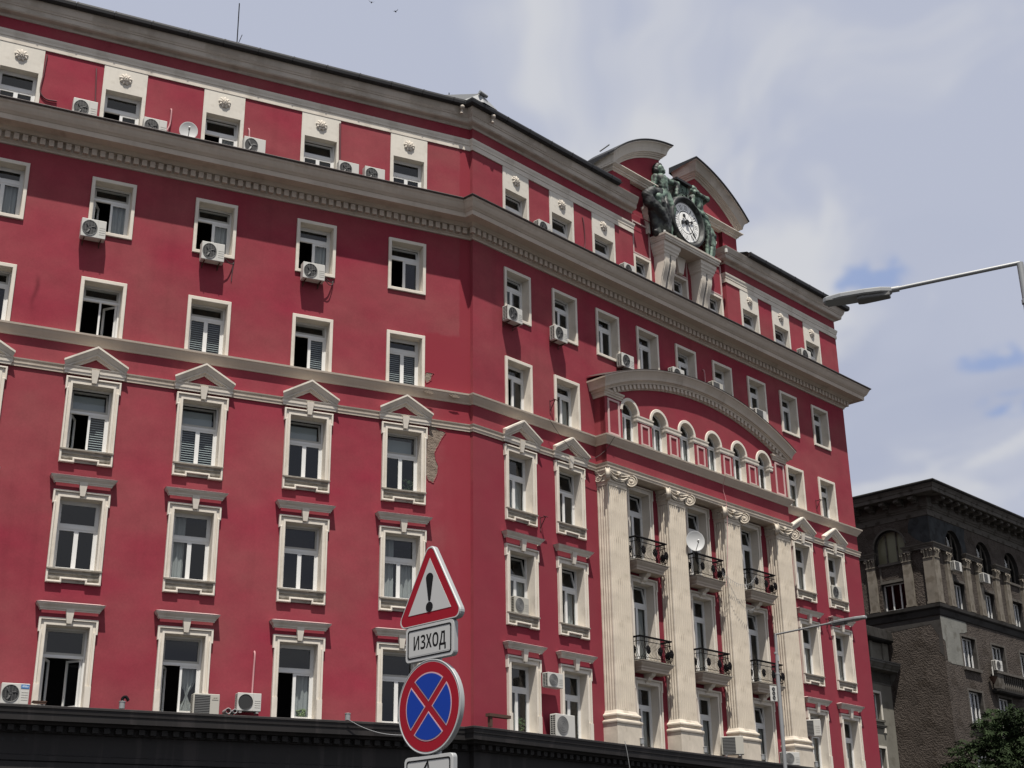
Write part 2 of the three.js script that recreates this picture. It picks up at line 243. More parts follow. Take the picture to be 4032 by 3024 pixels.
// upper cornice, gutter, roof
const upProf = [[0, 30.16], [.03, 30.17], [.05, 30.22], [.08, 30.25], [.25, 30.28], [.27, 30.30], [.29, 30.32], [.31, 30.47], [.34, 30.49], [.35, 30.53], [.38, 30.56], [.42, 30.68], [.45, 30.76], [.46, 30.80], [0, 30.88]];
{
  const c1 = part('upper_cornice', sweep([XZ('a', -5, 0), XZ('a', 18.82, 0), XZ('b', 32.357, 0), XZ('b', 42.05, 0)], upProf), M.upper, red);
  const c2 = part('upper_cornice', sweep([XZ('b', 48.9, -.2), XZ('b', 48.9, 0), XZ('b', 58.47, 0), XZ('b', 58.47, -14)], upProf), M.upper, red);
  const strProf = [[0, 29.20], [.045, 29.20], [.05, 29.36], [.03, 29.38], [.03, 29.41], [.055, 29.43], [.06, 29.50], [.09, 29.58], [.10, 29.66], [0, 29.70]];
  part('string_course', sweep([XZ('a', -5, 0), XZ('a', 18.82, 0), XZ('b', 32.357, 0), XZ('b', 42.05, 0), XZ('b', 42.05, -.2)], strProf), M.trim, red);
  part('string_course', sweep([XZ('b', 48.9, -.2), XZ('b', 48.9, 0), XZ('b', 58.47, 0), XZ('b', 58.47, -14)], strProf), M.trim, red);
  const gProf = [[.40, 30.80], [.56, 30.78], [.64, 30.83], [.66, 30.93], [.65, 31.0], [.60, 31.0], [.30, 31.04]];
  const seg = (w, a, b, par) => { for (let u = a; u < b - .3; u += 1.27) { const e = Math.min(b, u + 1.255); const g = part('gutter_segment', [sweepUD([[u, 0], [e, 0]], gProf), sweepUD([[u + .02, 0], [u + .07, 0]], gProf.map(([o, h]) => [o > .5 ? o + .012 : o, h + (o > .5 && h < 30.9 ? -.01 : .006)]))], M.sheet, par); g.position.copy(P(w, 0, 0, 0)).sub(red.position); g.rotation.y = FR[w].yaw; } };
  seg('a', -5, 18.32, c1); seg('b', 32.40, 40.62, c1); seg('b', 50.2, 59.1, c2);
  // roof planes
  const top = (w, a, b, a2 = a, b2 = b) => { const q = (u, h, d) => { const p = P(w, u, h, d).sub(red.position); return [p.x, p.y, p.z]; }; return quad(q(a, 31.0, .55), q(b, 31.0, .55), q(b2, 33.0, -7), q(a2, 33.0, -7)); };
  const back = (w, a, b) => { const q = (u, h, d) => { const p = P(w, u, h, d).sub(red.position); return [p.x, p.y, p.z]; }; return quad(q(a, 33.0, -7), q(b, 33.0, -7), q(b, 30.2, -14), q(a, 30.2, -14)); };
  part('roof', [top('a', -5, 18.7), top('b', 32.3, 40.9, 34), top('b', 50.05, 59, 50.05, 58.4), back('a', -5, 18), back('b', 34, 58.4)], M.sheet, red);
  // sheet metal hip cap where the two roofs meet
  { const q = (w, u, h, d) => { const p = P(w, u, h, d).sub(red.position); return [p.x, p.y, p.z]; }, a1 = q('a', 17.5, 31.02, .62), ap = q('b', 32.22, 31.40, .60), b1 = q('b', 33.1, 31.03, .64), bk = q('b', 32.4, 31.62, -1.2), a2 = q('a', 18.3, 31.0, .66), b2 = q('b', 32.3, 31.0, .70);
    part('hip_cap', [quad(a1, ap, bk, bk), quad(ap, b1, bk, bk), quad(a1, a2, ap, ap), quad(a2, b2, ap, ap), quad(b2, b1, ap, ap)], M.galv, red); const r = part('hip_roll', [bar(ap, bk, .07, 8), bar(q('b', 32.1, 31.40, .66), q('b', 32.5, 31.36, .66), .07, 8)], M.steel, red);
    part('gutter_corner', sweep([XZ('a', 18.30, 0), XZ('a', 18.82, 0), XZ('b', 32.357, 0), XZ('b', 32.2, 0).map((v, k) => XZ('b', 32.40, 0)[k])], gProf), M.sheet, c1); }
  for (const [w, u] of [['a', 18.25], ['b', 32.95]]) { const l = part('floodlight', [new THREE.SphereGeometry(.10, 10, 8).translate(0, 30.72, .55), new THREE.CylinderGeometry(.05, .07, .2, 8).translate(0, 30.56, .5)], M.upper, red); inRed(l, w, u); }
  // chimney
  const ch = group('chimney', 'a', 15.95, 31.3, -1.2); part('brick_shaft', [box(0, .78, -.3, .72, -.5, 0)], M.upper, ch); part('cap_slab', [box(-.06, .84, .90, .98, -.56, .06), box(.0, .10, .72, .90, -.1, 0), box(.34, .44, .72, .90, -.1, 0), box(.68, .78, .72, .90, -.1, 0)], M.sheet, ch);
}
// band courses
{
  part('band_course', sweep(facadeRis(.55), [[0, 18.80], [.03, 18.81], [.05, 18.86], [.10, 18.92], [.16, 19.00], [.20, 19.07], [.225, 19.08], [.235, 19.14], [0, 19.20]]), M.cornice, red);
  part('architrave', sweep(facadeRis(.55), [[0, 17.78], [.05, 17.78], [.055, 17.86], [.075, 17.87], [.08, 17.92], [.06, 17.93], [.065, 17.96], [.10, 18.0], [.11, 18.04], [0, 18.07]]), M.cornice, red);
  const b = part('ledge', sweep(facade(), [[.12, 6.76], [.28, 6.78], [.30, 6.80], [.30, 6.97], [.55, 6.985], [.57, 7.02], [.60, 7.05], [.82, 7.06], [.84, 7.24], [.86, 7.26], [.88, 7.38], [.90, 7.40], [.90, 7.455], [.88, 7.47], [0, 7.55]]), M.base, red);
  part('dark_frieze', sweep(facade(), [[.34, 0], [.34, 5.98], [.20, 5.985], [.20, 6.02], [.26, 6.03], [.26, 6.17], [.24, 6.19], [.20, 6.20], [.20, 6.78]]), M.base, red);
  const mg = metricUV(new THREE.BoxGeometry(.17, .15, .2), 5); mg.userData.metric = true;
  const put = (w, u) => { const d = part('ledge_block', mg, M.base, b); d.position.copy(P(w, u, 6.89, .4)).sub(red.position); d.rotation.y = FR[w].yaw; };
  for (let u = 3.2; u < 18.5; u += .33) put('a', u); for (let u = 32.3; u < 52; u += .33) put('b', u);
  for (const u of [4.62, 4.92, 5.24]) { const v = part('vent_hole', new THREE.CylinderGeometry(.055, .055, .03, 14).rotateX(Math.PI / 2), M.black, red); inRed(v, 'a', u - .25, 6.60, .195); }
}

// ------------------------------------------------ windows
const cacheG = {}; const cg = (k, f) => cacheG[k] ?? (cacheG[k] = f());
const frameGeo = (w, h, b, d, bb = b) => [box(-w / 2, w / 2, 0, bb, 0, d), box(-w / 2, w / 2, h - b, h, 0, d), box(-w / 2, -w / 2 + b, bb, h - b, 0, d), box(w / 2 - b, w / 2, bb, h - b, 0, d)];
function sashAt(g, name, W, H, x, y, z, hinge, ang, m) {   // a glazed sash; hinge -1 left edge, 1 right edge, 0 bottom edge
  const f = part(name, cg('sash' + [W, H].map((v) => v.toFixed(3)), () => mergeGeometries([...frameGeo(W, H, .062, .05), ...frameGeo(W - .11, H - .11, .012, .012).map((q) => q.translate(0, .055, .045))].map(prep))), m, g);
  const p = part('pane', cg('pane' + [W, H].map((v) => v.toFixed(3)), () => prep(new THREE.PlaneGeometry(W - .11, H - .11).translate(0, H / 2, .022))), M.glass, g);
  for (const o of [f, p]) {
    o.position.set(x, y, z); if (!ang) continue;
    if (hinge) { o.position.x = x + hinge * W / 2 * (1 - Math.cos(ang)); o.position.z = z - Math.sin(ang) * W / 2; o.rotation.y = -hinge * ang; }
    else o.rotation.x = -ang;
  }
}
function blindGeo(w, h, n, seed) { const r = rng(seed), q = []; for (let i = 0; i < n; i++) q.push(new THREE.BoxGeometry(w, .004, .03).rotateX(.75 + r() * .1).translate(0, h - .02 - (i + .5) * (h / n), 0)); return mergeGeometries(q.map(prep)); }
function curtainGeo(w, h, seed, gather) { const g = new THREE.PlaneGeometry(w, h, 28, 10), p = g.attributes.position, r = rng(seed), ph = r() * 6; for (let i = 0; i < p.count; i++) { let x = p.getX(i), y = p.getY(i); const k = gather ? 1 - .85 * Math.exp(-(((y + h * .1) / (h * .2)) ** 2)) : 1; p.setX(i, x * k); p.setZ(i, Math.sin(x * 40 + ph) * .022 + Math.sin(x * 17 + y + ph) * .015); } g.computeVertexNormals(); return prep(g); }
let wseed = 1;
// uc centre, h0 bottom of the opening, front plane z (distance proud of the wing's wall)
function windowPart(w, uc, h0, o) {
  const g = group('window', w, uc, h0, o.z || 0), { W, H } = o, D = o.D ?? .36, st = o.st || '', tb = o.tb, seed = wseed++ * 7;
  part('reveal', cg('rev' + [W, H, D, o.noSill], () => mergeGeometries([box(-W / 2 - .03, -W / 2, -.03, H + .03, -D - .06, -.004), box(W / 2, W / 2 + .03, -.03, H + .03, -D - .06, -.004), box(-W / 2, W / 2, H, H + .03, -D - .06, -.004), box(-W / 2, W / 2, -.03, 0, -D - .06, -.004)].map(prep))), o.revMat || M.trim, g);
  const fm = o.fm || M.pvc, z = -D - .02;
  part('frame', cg('frm' + [W, H, D, tb], () => { const a = frameGeo(W, H, .055, .07).map((q) => q.translate(0, 0, z)); a.push(box(-W / 2 + .055, W / 2 - .055, tb - .04, tb + .045, z, z + .075)); if (H > 1.7) a.push(box(-W / 2 + .02, W / 2 - .02, 0, .03, z + .07, z + .12)); return mergeGeometries(a.map(prep)); }), fm, g);
  const iw = W - .11, th = H - .055 - tb - .045, cw = iw / 2;
  const old = st.includes('o') ? M.pvcOld : fm;
  sashAt(g, 'transom_sash', iw, th, 0, tb + .045, z + .012, 0, st.includes('t') ? .17 + (seed % 3) * .03 : 0, old);
  const ch = tb - .04 - .055;
  if (!st.includes('l')) sashAt(g, 'casement', cw, ch, -cw / 2, .055, z + .012, -1, st.includes('a') ? 1.15 : 0, fm); 
  if (st.includes('l')) part('stile', cg('stile' + ch.toFixed(3), () => prep(box(-.03, .03, .055, .055 + ch, z + .012, z + .06))), fm, g).position.x = -.0;
  sashAt(g, 'casement', cw, ch, cw / 2, .055, z + .012, 1, st.includes('r') ? .85 : 0, fm);
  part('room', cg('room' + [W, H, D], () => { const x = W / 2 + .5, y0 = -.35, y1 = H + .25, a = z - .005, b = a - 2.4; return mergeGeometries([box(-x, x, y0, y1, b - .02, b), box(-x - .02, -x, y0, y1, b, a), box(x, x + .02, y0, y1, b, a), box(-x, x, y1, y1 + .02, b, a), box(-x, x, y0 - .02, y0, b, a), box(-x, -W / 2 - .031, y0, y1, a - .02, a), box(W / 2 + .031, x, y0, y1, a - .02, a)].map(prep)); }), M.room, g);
  const zi = z - .05;
  if (st.includes('b')) part('blind', blindGeo(cw - .1, ch - .08, 15, seed), M.blind, g).position.set(-cw / 2, .1, zi);
  if (st.includes('B')) part('blind', blindGeo(cw - .1, ch - .08, 15, seed + 1), M.blind, g).position.set(cw / 2, .1, zi);
  if (st.includes('p')) part('paper_screen', prep(new THREE.PlaneGeometry(iw - .16, th * .78)), M.paper, g).position.set(-.02, tb + .04 + th * .42, z - .12);
  if (st.includes('C')) part('curtain', curtainGeo(cw * .92, ch, seed, st.includes('g')), M.curtain, g).position.set(cw / 2, .05 + ch / 2, zi - .06);
  if (st.includes('c')) part('curtain', curtainGeo(cw * .8, H - .1, seed + 3), M.curtain, g).position.set(-cw * .6, H / 2, zi - .07);
  return g;
}
// surrounds
function plainSurround(g, W, H, bottom) { const a = .115; part('surround', cg('ps' + [W, H, bottom], () => slab(bottom ? shape(rectPts(-W / 2 - a, W / 2 + a, -.12, H + .13), [rectPts(-W / 2, W / 2, 0, H)]) : shape([[-W / 2 - a, -.02], [-W / 2, -.02], [-W / 2, H], [W / 2, H], [W / 2, -.02], [W / 2 + a, -.02], [W / 2 + a, H + .13], [-W / 2 - a, H + .13]]), .001, .07, .012)), M.trim, g); }
function earSurround(g, W, H, kind) {   // kind 3 pediment storey, 4 hood storey, 5 lowest storey
  const top = H + .22, e = .845, s = .80, yb = kind >= 5 ? -.05 : -.44, eb = top - .43, n = kind < 5;
  const outer = n ? [[-s, yb], [-.34, yb], [-.34, yb + .11], [.34, yb + .11], [.34, yb], [s, yb], [s, eb], [e, eb], [e, top], [-e, top], [-e, eb], [-s, eb]] : [[-s, yb], [s, yb], [s, eb], [e, eb], [e, top], [-e, top], [-e, eb], [-s, eb]];
  const k = .06, inn = n ? [[-s + k, yb + k], [-.34 - k, yb + k], [-.34 - k, yb + .11 + k], [.34 + k, yb + .11 + k], [.34 + k, yb + k], [s - k, yb + k], [s - k, eb + k], [e - k, eb + k], [e - k, top - k], [-e + k, top - k], [-e + k, eb + k], [-s + k, eb + k]] : [[-s + k, yb + .001], [s - k, yb + .001], [s - k, eb + k], [e - k, eb + k], [e - k, top - k], [-e + k, top - k], [-e + k, eb + k], [-s + k, eb + k]];
  const hole = rectPts(-W / 2, W / 2, 0, H), U = (o) => { const i0 = o.findIndex((p) => p[0] > 0 && p[1] < 1); return [...o.slice(0, 1), [-W / 2, o[0][1]], [-W / 2, H], [W / 2, H], [W / 2, o[0][1]], ...o.slice(1)]; };
  const rim = n ? shape(outer, [inn]) : shape([outer[0], inn[0], ...inn.slice(1).reverse(), outer[1], ...outer.slice(2)]);
  part('surround', cg('es' + kind + H, () => mergeGeometries([slab(n ? shape(outer, [hole]) : shape(U(outer)), .001, .055), slab(rim, .05, .115, n ? .014 : 0), slab(n ? shape([[-W / 2 - .075, -.02], [W / 2 + .075, -.02], [W / 2 + .075, H + .08], [-W / 2 - .075, H + .08]], [hole]) : shape(U([[-W / 2 - .075, yb], [W / 2 + .075, yb], [W / 2 + .075, H + .08], [-W / 2 - .075, H + .08]])), .05, .078, .008)].map(prep))), M.trim, g);
  if (n) part('sill', cg('sill' + W, () => mergeGeometries([sweepUD([[-.70, .04], [-.70, .045], [.70, .045], [.70, .04]], [[0, -.42], [.012, -.42], [.014, -.33], [.03, -.31], [.035, -.25], [.012, -.24], [.014, -.19], [.05, -.165], [.055, -.13], [.03, -.12], [.05, -.08], [.10, -.05], [.105, -.005], [0, .012]], false, false)].map(prep))), M.sill, g);
  else if (kind === 5) part('jamb_block', cg('jb', () => mergeGeometries([box(-s - .005, -W / 2 - .01, -.04, .62, .056, .135), box(W / 2 + .01, s + .005, -.04, .62, .056, .135)].map(prep))), M.trim, g);
  if (kind < 6) part('keystone', cg('key', () => { const q = skin([[[-.07, .06, .056], [-.125, .49, .056], [-.125, .49, .20], [-.07, .06, .16]].map((p) => p), [[.07, .06, .056], [.125, .49, .056], [.125, .49, .20], [.07, .06, .16]]].map((r) => [r[0], r[3], r[2], r[1], r[0]]), true, true); return q; }).clone().translate(0, H, 0), M.trim, g);
  if (kind === 4 || kind === 5) part('hood', cg('hood', () => mergeGeometries([sweepUD([[-.83, 0], [-.83, .13], [.83, .13], [.83, 0]], [[0, .42], [.02, .42], [.025, .45], [.05, .47], [.055, .50], [.08, .53], [.12, .57], [.14, .60], [.145, .625]], false, false), sweepUD([[-.83, 0], [-.83, .13], [.83, .13], [.83, 0]], [[0, .42], [0, .42]], false, false)].map(prep))).clone().translate(0, H, 0), M.trim, g);
  if (kind === 4 || kind === 5) part('hood_flashing', cg('hoodf', () => sweepUD([[-.83, .0], [-.83, .13], [.83, .13], [.83, .0]], [[.0, .624], [.158, .625], [.162, .638], [0, .69]], false, false)).clone().translate(0, H, 0), M.trimRed, g);
  if (kind === 3) {
    const pk = H + 1.27, f = (x) => pk - .57 * Math.abs(x); const prof = [[-.37, 0], [-.37, .06], [-.305, .06], [-.30, .10], [-.275, .12], [-.27, .155], [-.205, .155], [-.20, .18], [-.07, .265], [-.065, .285], [0, .285], [.02, .0]];
    const ring = (x, s2) => prof.map(([r, oo]) => { const xx = x + s2 * oo * .45; return [xx, f(xx) + r, oo]; });
    part('pediment', cg('ped', () => mergeGeometries([skin([ring(-.86, -1), prof.map(([r, oo]) => [0, pk + r, oo]), ring(.86, 1)], true, true), sweepUD([[-.90, 0], [-.90, .10], [.90, .10], [.90, 0]], [[0, .30], [.025, .30], [.03, .38], [.05, .385], [.055, .46], [.03, .47], [.05, .50], [.075, .53], [.08, .55], [0, .57]].map(([a, b]) => [a, b + H]), false, false)].map(prep))), M.trim, g);
  }
}
const stA = { 0: { '-1': '', 0: '', 1: 'l', 2: 'tlC', 3: 't', 4: '' }, 1: { '-1': '', 0: 'C', 1: 'taoC', 2: 'tloC', 3: 'lC', 4: 'tl' }, 2: { '-1': '', 0: 'to', 1: 'tlro', 2: 'tbBo', 3: 'tlBo', 4: 'bB' }, 3: { '-1': '', 0: '', 1: 'tpaBo', 2: 'tpbBo', 3: 'tpo', 4: 'po' }, 4: { '-1': '', 0: '', 1: '', 2: 'c', 3: 'o', 4: 'cC' }, 5: { '-1': '', 0: '', 1: 'aro', 2: 'aCgo', 3: 'lC', 4: 'o' } };
for (const k of ['-1', 0, 1, 2, 3, 4]) for (let r = 0; r < 6; r++) {
  const R = ROW[r], g = windowPart('a', colA[k], R.h, { ...R, st: stA[r][k], D: r === 0 ? .30 : .36, revMat: r === 0 ? M.cream : M.trim });
  if (r === 1) plainSurround(g, R.W, R.H, true); if (r === 2) plainSurround(g, R.W, R.H, false); if (r >= 3) earSurround(g, R.W, R.H, r);
}
const stB = { 1: ['', 't', 'tl', 'b', '', 't', '', 'l', 'C', 'b'], 2: ['', 'l', 'tlC', '', '', '', '', '', 'C', 'C'], 3: ['', 'C', 'tlo', '', '', '', '', '', 'C', 'c'], 4: ['', 'toC', 'tlC', '', '', '', '', '', 'C', 'cC'], 5: ['', 'c', '', '', '', '', '', '', 'cC', 'C'], 0: ['', 't', 't', 't', '', '', '', 't', 't', 't'] };
for (let i = 1; i < 10; i++) for (let r = 0; r < 6; r++) {
  if (r === 0 ? i > 3 && i < 7 : r > 1 && i > 2 && i < 8) continue;
  const R = ROW[r], g = windowPart('b', colB[i], R.h, { ...R, st: stB[r][i], D: r === 0 ? .28 : .36, revMat: r === 0 ? M.cream : M.trim });
  if (r === 1) plainSurround(g, R.W, R.H, true); if (r === 2) plainSurround(g, R.W, R.H, false); if (r >= 3) earSurround(g, R.W, R.H, r);
}
bays.forEach((u, j) => {
  for (const [r, h0, top] of [[3, 14.52, 17.47], [4, 10.68, 13.79], [5, 7.56, 9.9]]) {
    const H = top - h0, g = windowPart('b', u, h0, { W: 1.25, H, tb: H - .80, st: [['t', 't', 't'], ['tC', 'cC', 't'], ['lC', 'cC', 'tC']][r - 3][j] });
    earSurround(g, 1.25, H, 6);
  }
});
// attic panels with flowers
{
  const fl = () => { const q = []; for (let i = 0; i < 9; i++) { const a = i / 9 * Math.PI * 2; const p = new THREE.SphereGeometry(1, 8, 6).scale(.045, .095, .05).translate(0, .105, .035).rotateX(-.12).rotateZ(a); q.push(p); const p2 = new THREE.SphereGeometry(1, 6, 5).scale(.02, .05, .03).translate(0, .06, .075).rotateZ(a + .35); q.push(p2); } q.push(new THREE.SphereGeometry(.035, 8, 6).translate(0, 0, .085), new THREE.CylinderGeometry(.16, .12, .05, 18).rotateX(Math.PI / 2).translate(0, 0, .02)); return mergeGeometries(q.map(prep)); };
  const fg = fl();
  const doit = (w, u) => {
    const pl = part('attic_panel', cg('apan', () => slab(shape(rectPts(-.735, .735, 26.5, 29.22), [rectPts(-.61, .61, 26.62, 28.25)]), .001, .03)), M.cream, red); inRed(pl, w, u);
    const f = part('flower_relief', fg, M.trim, pl); f.position.set(0, 28.79, .03); f.scale.setScalar(1.12);
  };
  for (const k of ['-1', 0, 1, 2, 3, 4]) doit('a', colA[k]); for (const i of [1, 2, 3, 7, 8, 9]) doit('b', colB[i]);
}

// ------------------------------------------------ risalit: frieze, loggia of six arches, segmental pediment
const arcs = [40.58, 42.45, 44.31, 46.19, 48.06, 49.94], SPR = 20.46, RI = .47, RO = .60;
{
  const z = .55, AR = (u) => 7.27 + Math.sqrt(14.95 ** 2 - (u - 45.36) ** 2);
  const top = []; for (let i = 0; i <= 40; i++) { const u = 51.67 - i / 40 * 12.62; top.push([u, AR(u)]); }
  const arch = (u, r, y0, n = 20) => { const p = [[u - r, y0], [u + r, y0]]; for (let i = 0; i <= n; i++) { const a = i / n * Math.PI; p.push([u + r * Math.cos(a), SPR + r * Math.sin(a)]); } return p; };
  const g = slab(shape([[39.05, 17.79], [51.67, 17.79], ...top], arcs.map((u) => arch(u, RI + .012, 19.21))), .30, z); g.userData = {};
  const w1 = rp('risalit_wall', 'b', g, M.red);
  rp('risalit_wall', 'b', [box(39.05, 39.06, 17.79, 21.1, 0, .549), box(51.66, 51.67, 17.79, 21.1, 0, .549)], M.red);
  rp('soffit', 'b', box(39.06, 51.66, 17.76, 17.79, 0, .55), M.cornice);
  for (const u of arcs) {
    const q = group('arched_window', 'b', u, 19.21, z);
    const a2 = (r, y0) => arch(0, r, y0 - 0).map(([x, y]) => [x, y - 19.21]);
    part('reveal', cg('arev', () => { const s = shape(a2(RI + .012, 19.21), [a2(RI, 19.215)]); return slab(s, -.36, .0005); }), M.trim, q);
    part('archivolt', cg('aarc', () => { const s = []; for (let i = 0; i <= 20; i++) { const a = i / 20 * Math.PI; s.push([RO * Math.cos(a), SPR - 19.21 + RO * Math.sin(a)]); } for (let i = 20; i >= 0; i--) { const a = i / 20 * Math.PI; s.push([RI * Math.cos(a), SPR - 19.21 + RI * Math.sin(a)]); } return slab(shape(s), .002, .05, .012); }), M.trim, q);
    part('frame', cg('afrm', () => { const fr = slab(shape(a2(RI, 19.21), [a2(RI - .05, 19.26)]), -.32, -.25); return mergeGeometries([fr, box(-RI, RI, SPR - 19.21 - .09, SPR - 19.21 + .0, -.32, -.24), box(-.05, .05, .05, SPR - 19.21 - .09, -.31, -.245), ...frameGeo(.42, 1.10, .05, .05).map((e) => e.translate(-.21, .05, -.30)), ...frameGeo(.42, 1.10, .05, .05).map((e) => e.translate(.21, .05, -.30))].map(prep)); }), M.pvc, q);
    part('pane', cg('apan2', () => prep(new THREE.ShapeGeometry(shape(a2(RI - .04, 19.25))).translate(0, 0, -.285))), M.glass, q);
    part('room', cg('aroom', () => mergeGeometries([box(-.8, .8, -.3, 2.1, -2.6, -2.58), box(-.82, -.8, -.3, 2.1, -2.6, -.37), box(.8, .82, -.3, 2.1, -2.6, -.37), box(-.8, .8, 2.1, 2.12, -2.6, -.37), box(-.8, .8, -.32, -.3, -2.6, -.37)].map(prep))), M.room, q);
    if ([1, 2, 3].includes(arcs.indexOf(u))) part('curtain', curtainGeo(.33, 1.02, 5 + u), M.curtain, q).position.set(.21, .58, -.36);
  }
  for (let i = -1; i < 6; i++) {   // impost mouldings and framed piers between the arches
    const a = i < 0 ? 40.02 : arcs[i] + RI - .02, b = i > 4 ? 50.62 : arcs[i + 1] - RI + .02;
    if (i >= 0 && i <= 4) rp('impost', 'b', sweepUD([[a, z - .25], [a, z + .0], [b, z], [b, z - .25]], [[0, 20.20], [.02, 20.20], [.025, 20.24], [.04, 20.25], [.045, 20.33], [.02, 20.34], [.03, 20.37], [.06, 20.40], [.065, 20.455], [0, 20.47]]), M.trim);
    if (i >= 0 && i <= 4) { const c = (a + b) / 2; rp('pier_frame', 'b', slab(shape(rectPts(c - .27, c + .27, 19.26, 20.13), [rectPts(c - .19, c + .19, 19.34, 20.05)]), z + .001, z + .035, .008), M.trimRed); rp('pier_ledge', 'b', box(c - .34, c + .34, 19.19, 19.25, z + .001, z + .13), M.sill); }
  }
  rp('impost', 'b', sweepUD([[50.39, z - .25], [50.39, z], [50.58, z], [50.58, z - .02]], [[0, 20.20], [.02, 20.20], [.045, 20.26], [.045, 20.33], [.02, 20.34], [.06, 20.40], [.065, 20.455], [0, 20.47]]), M.trim);
  for (const [a, b] of [[39.20, 39.93], [50.83, 51.55]]) {
    rp('pier_frame', 'b', slab(shape(rectPts(a, b, 19.24, 20.74), [rectPts(a + .09, b - .09, 19.33, 20.65)]), z + .001, z + .04, .008), M.trimRed);
    rp('pier_block', 'b', sweepUD([[a - .15, 0], [a - .15, z], [b + .13, z], [b + .13, a < 45 ? z - .3 : 0]], [[0, 20.80], [.03, 20.80], [.04, 20.87], [.07, 20.89], [.08, 20.96], [.11, 20.98], [.12, 21.06], [0, 21.10]]), M.cornice);
  }
  // segmental pediment
  const R = 15.66, hc = 7.27, u0 = 45.36, prof = [[-.76, 0], [-.755, .03], [-.735, .05], [-.72, .05], [-.54, .05], [-.535, .15], [-.47, .17], [-.45, .20], [-.42, .22], [-.41, .27], [-.37, .28], [-.30, .29], [-.22, .32], [-.12, .37], [-.07, .40], [-.06, .425], [0, .43]];
  const ring = (t, zz) => prof.map(([r, o]) => { const L = 39.05 - o * .95, Rr = 51.67 + o * .95, u = L + (Rr - L) * t; return [u, hc + Math.sqrt((R + r) ** 2 - (u - u0) ** 2), zz ?? .55 + o]; });
  const rings = [ring(0, 0)]; for (let i = 0; i <= 56; i++) rings.push(ring(i / 56)); rings.push(ring(1, 0));
  const ac = rp('arched_cornice', 'b', skin(rings), M.cornice);
  const fr = (t, dz) => [[0, 0], [.02, .02]].map(([r, o]) => { const u = 39.05 - .42 + (12.62 + .84) * t, h = hc + Math.sqrt((R + .004 + r) ** 2 - (u - u0) ** 2); return [[u, h, .985], [u, h + .012, 1.0], [u, h + .03, .95], [u, h + .20, .02]]; })[0];
  const r2 = []; for (let i = 0; i <= 40; i++) r2.push(fr(i / 40)); part('arch_flashing', skin(r2, false, false), M.flashing, ac);
  const dg = metricUV(new THREE.BoxGeometry(.15, .17, .12), 3); dg.userData.metric = true;
  for (let k = -22; k <= 22; k++) { const a = k * .272 / 15.02, d = part('dentil', dg, M.cornice, ac); d.position.set(u0 + 15.03 * Math.sin(a), hc + 15.03 * Math.cos(a), .55 + .09); d.rotation.z = -a; }
}
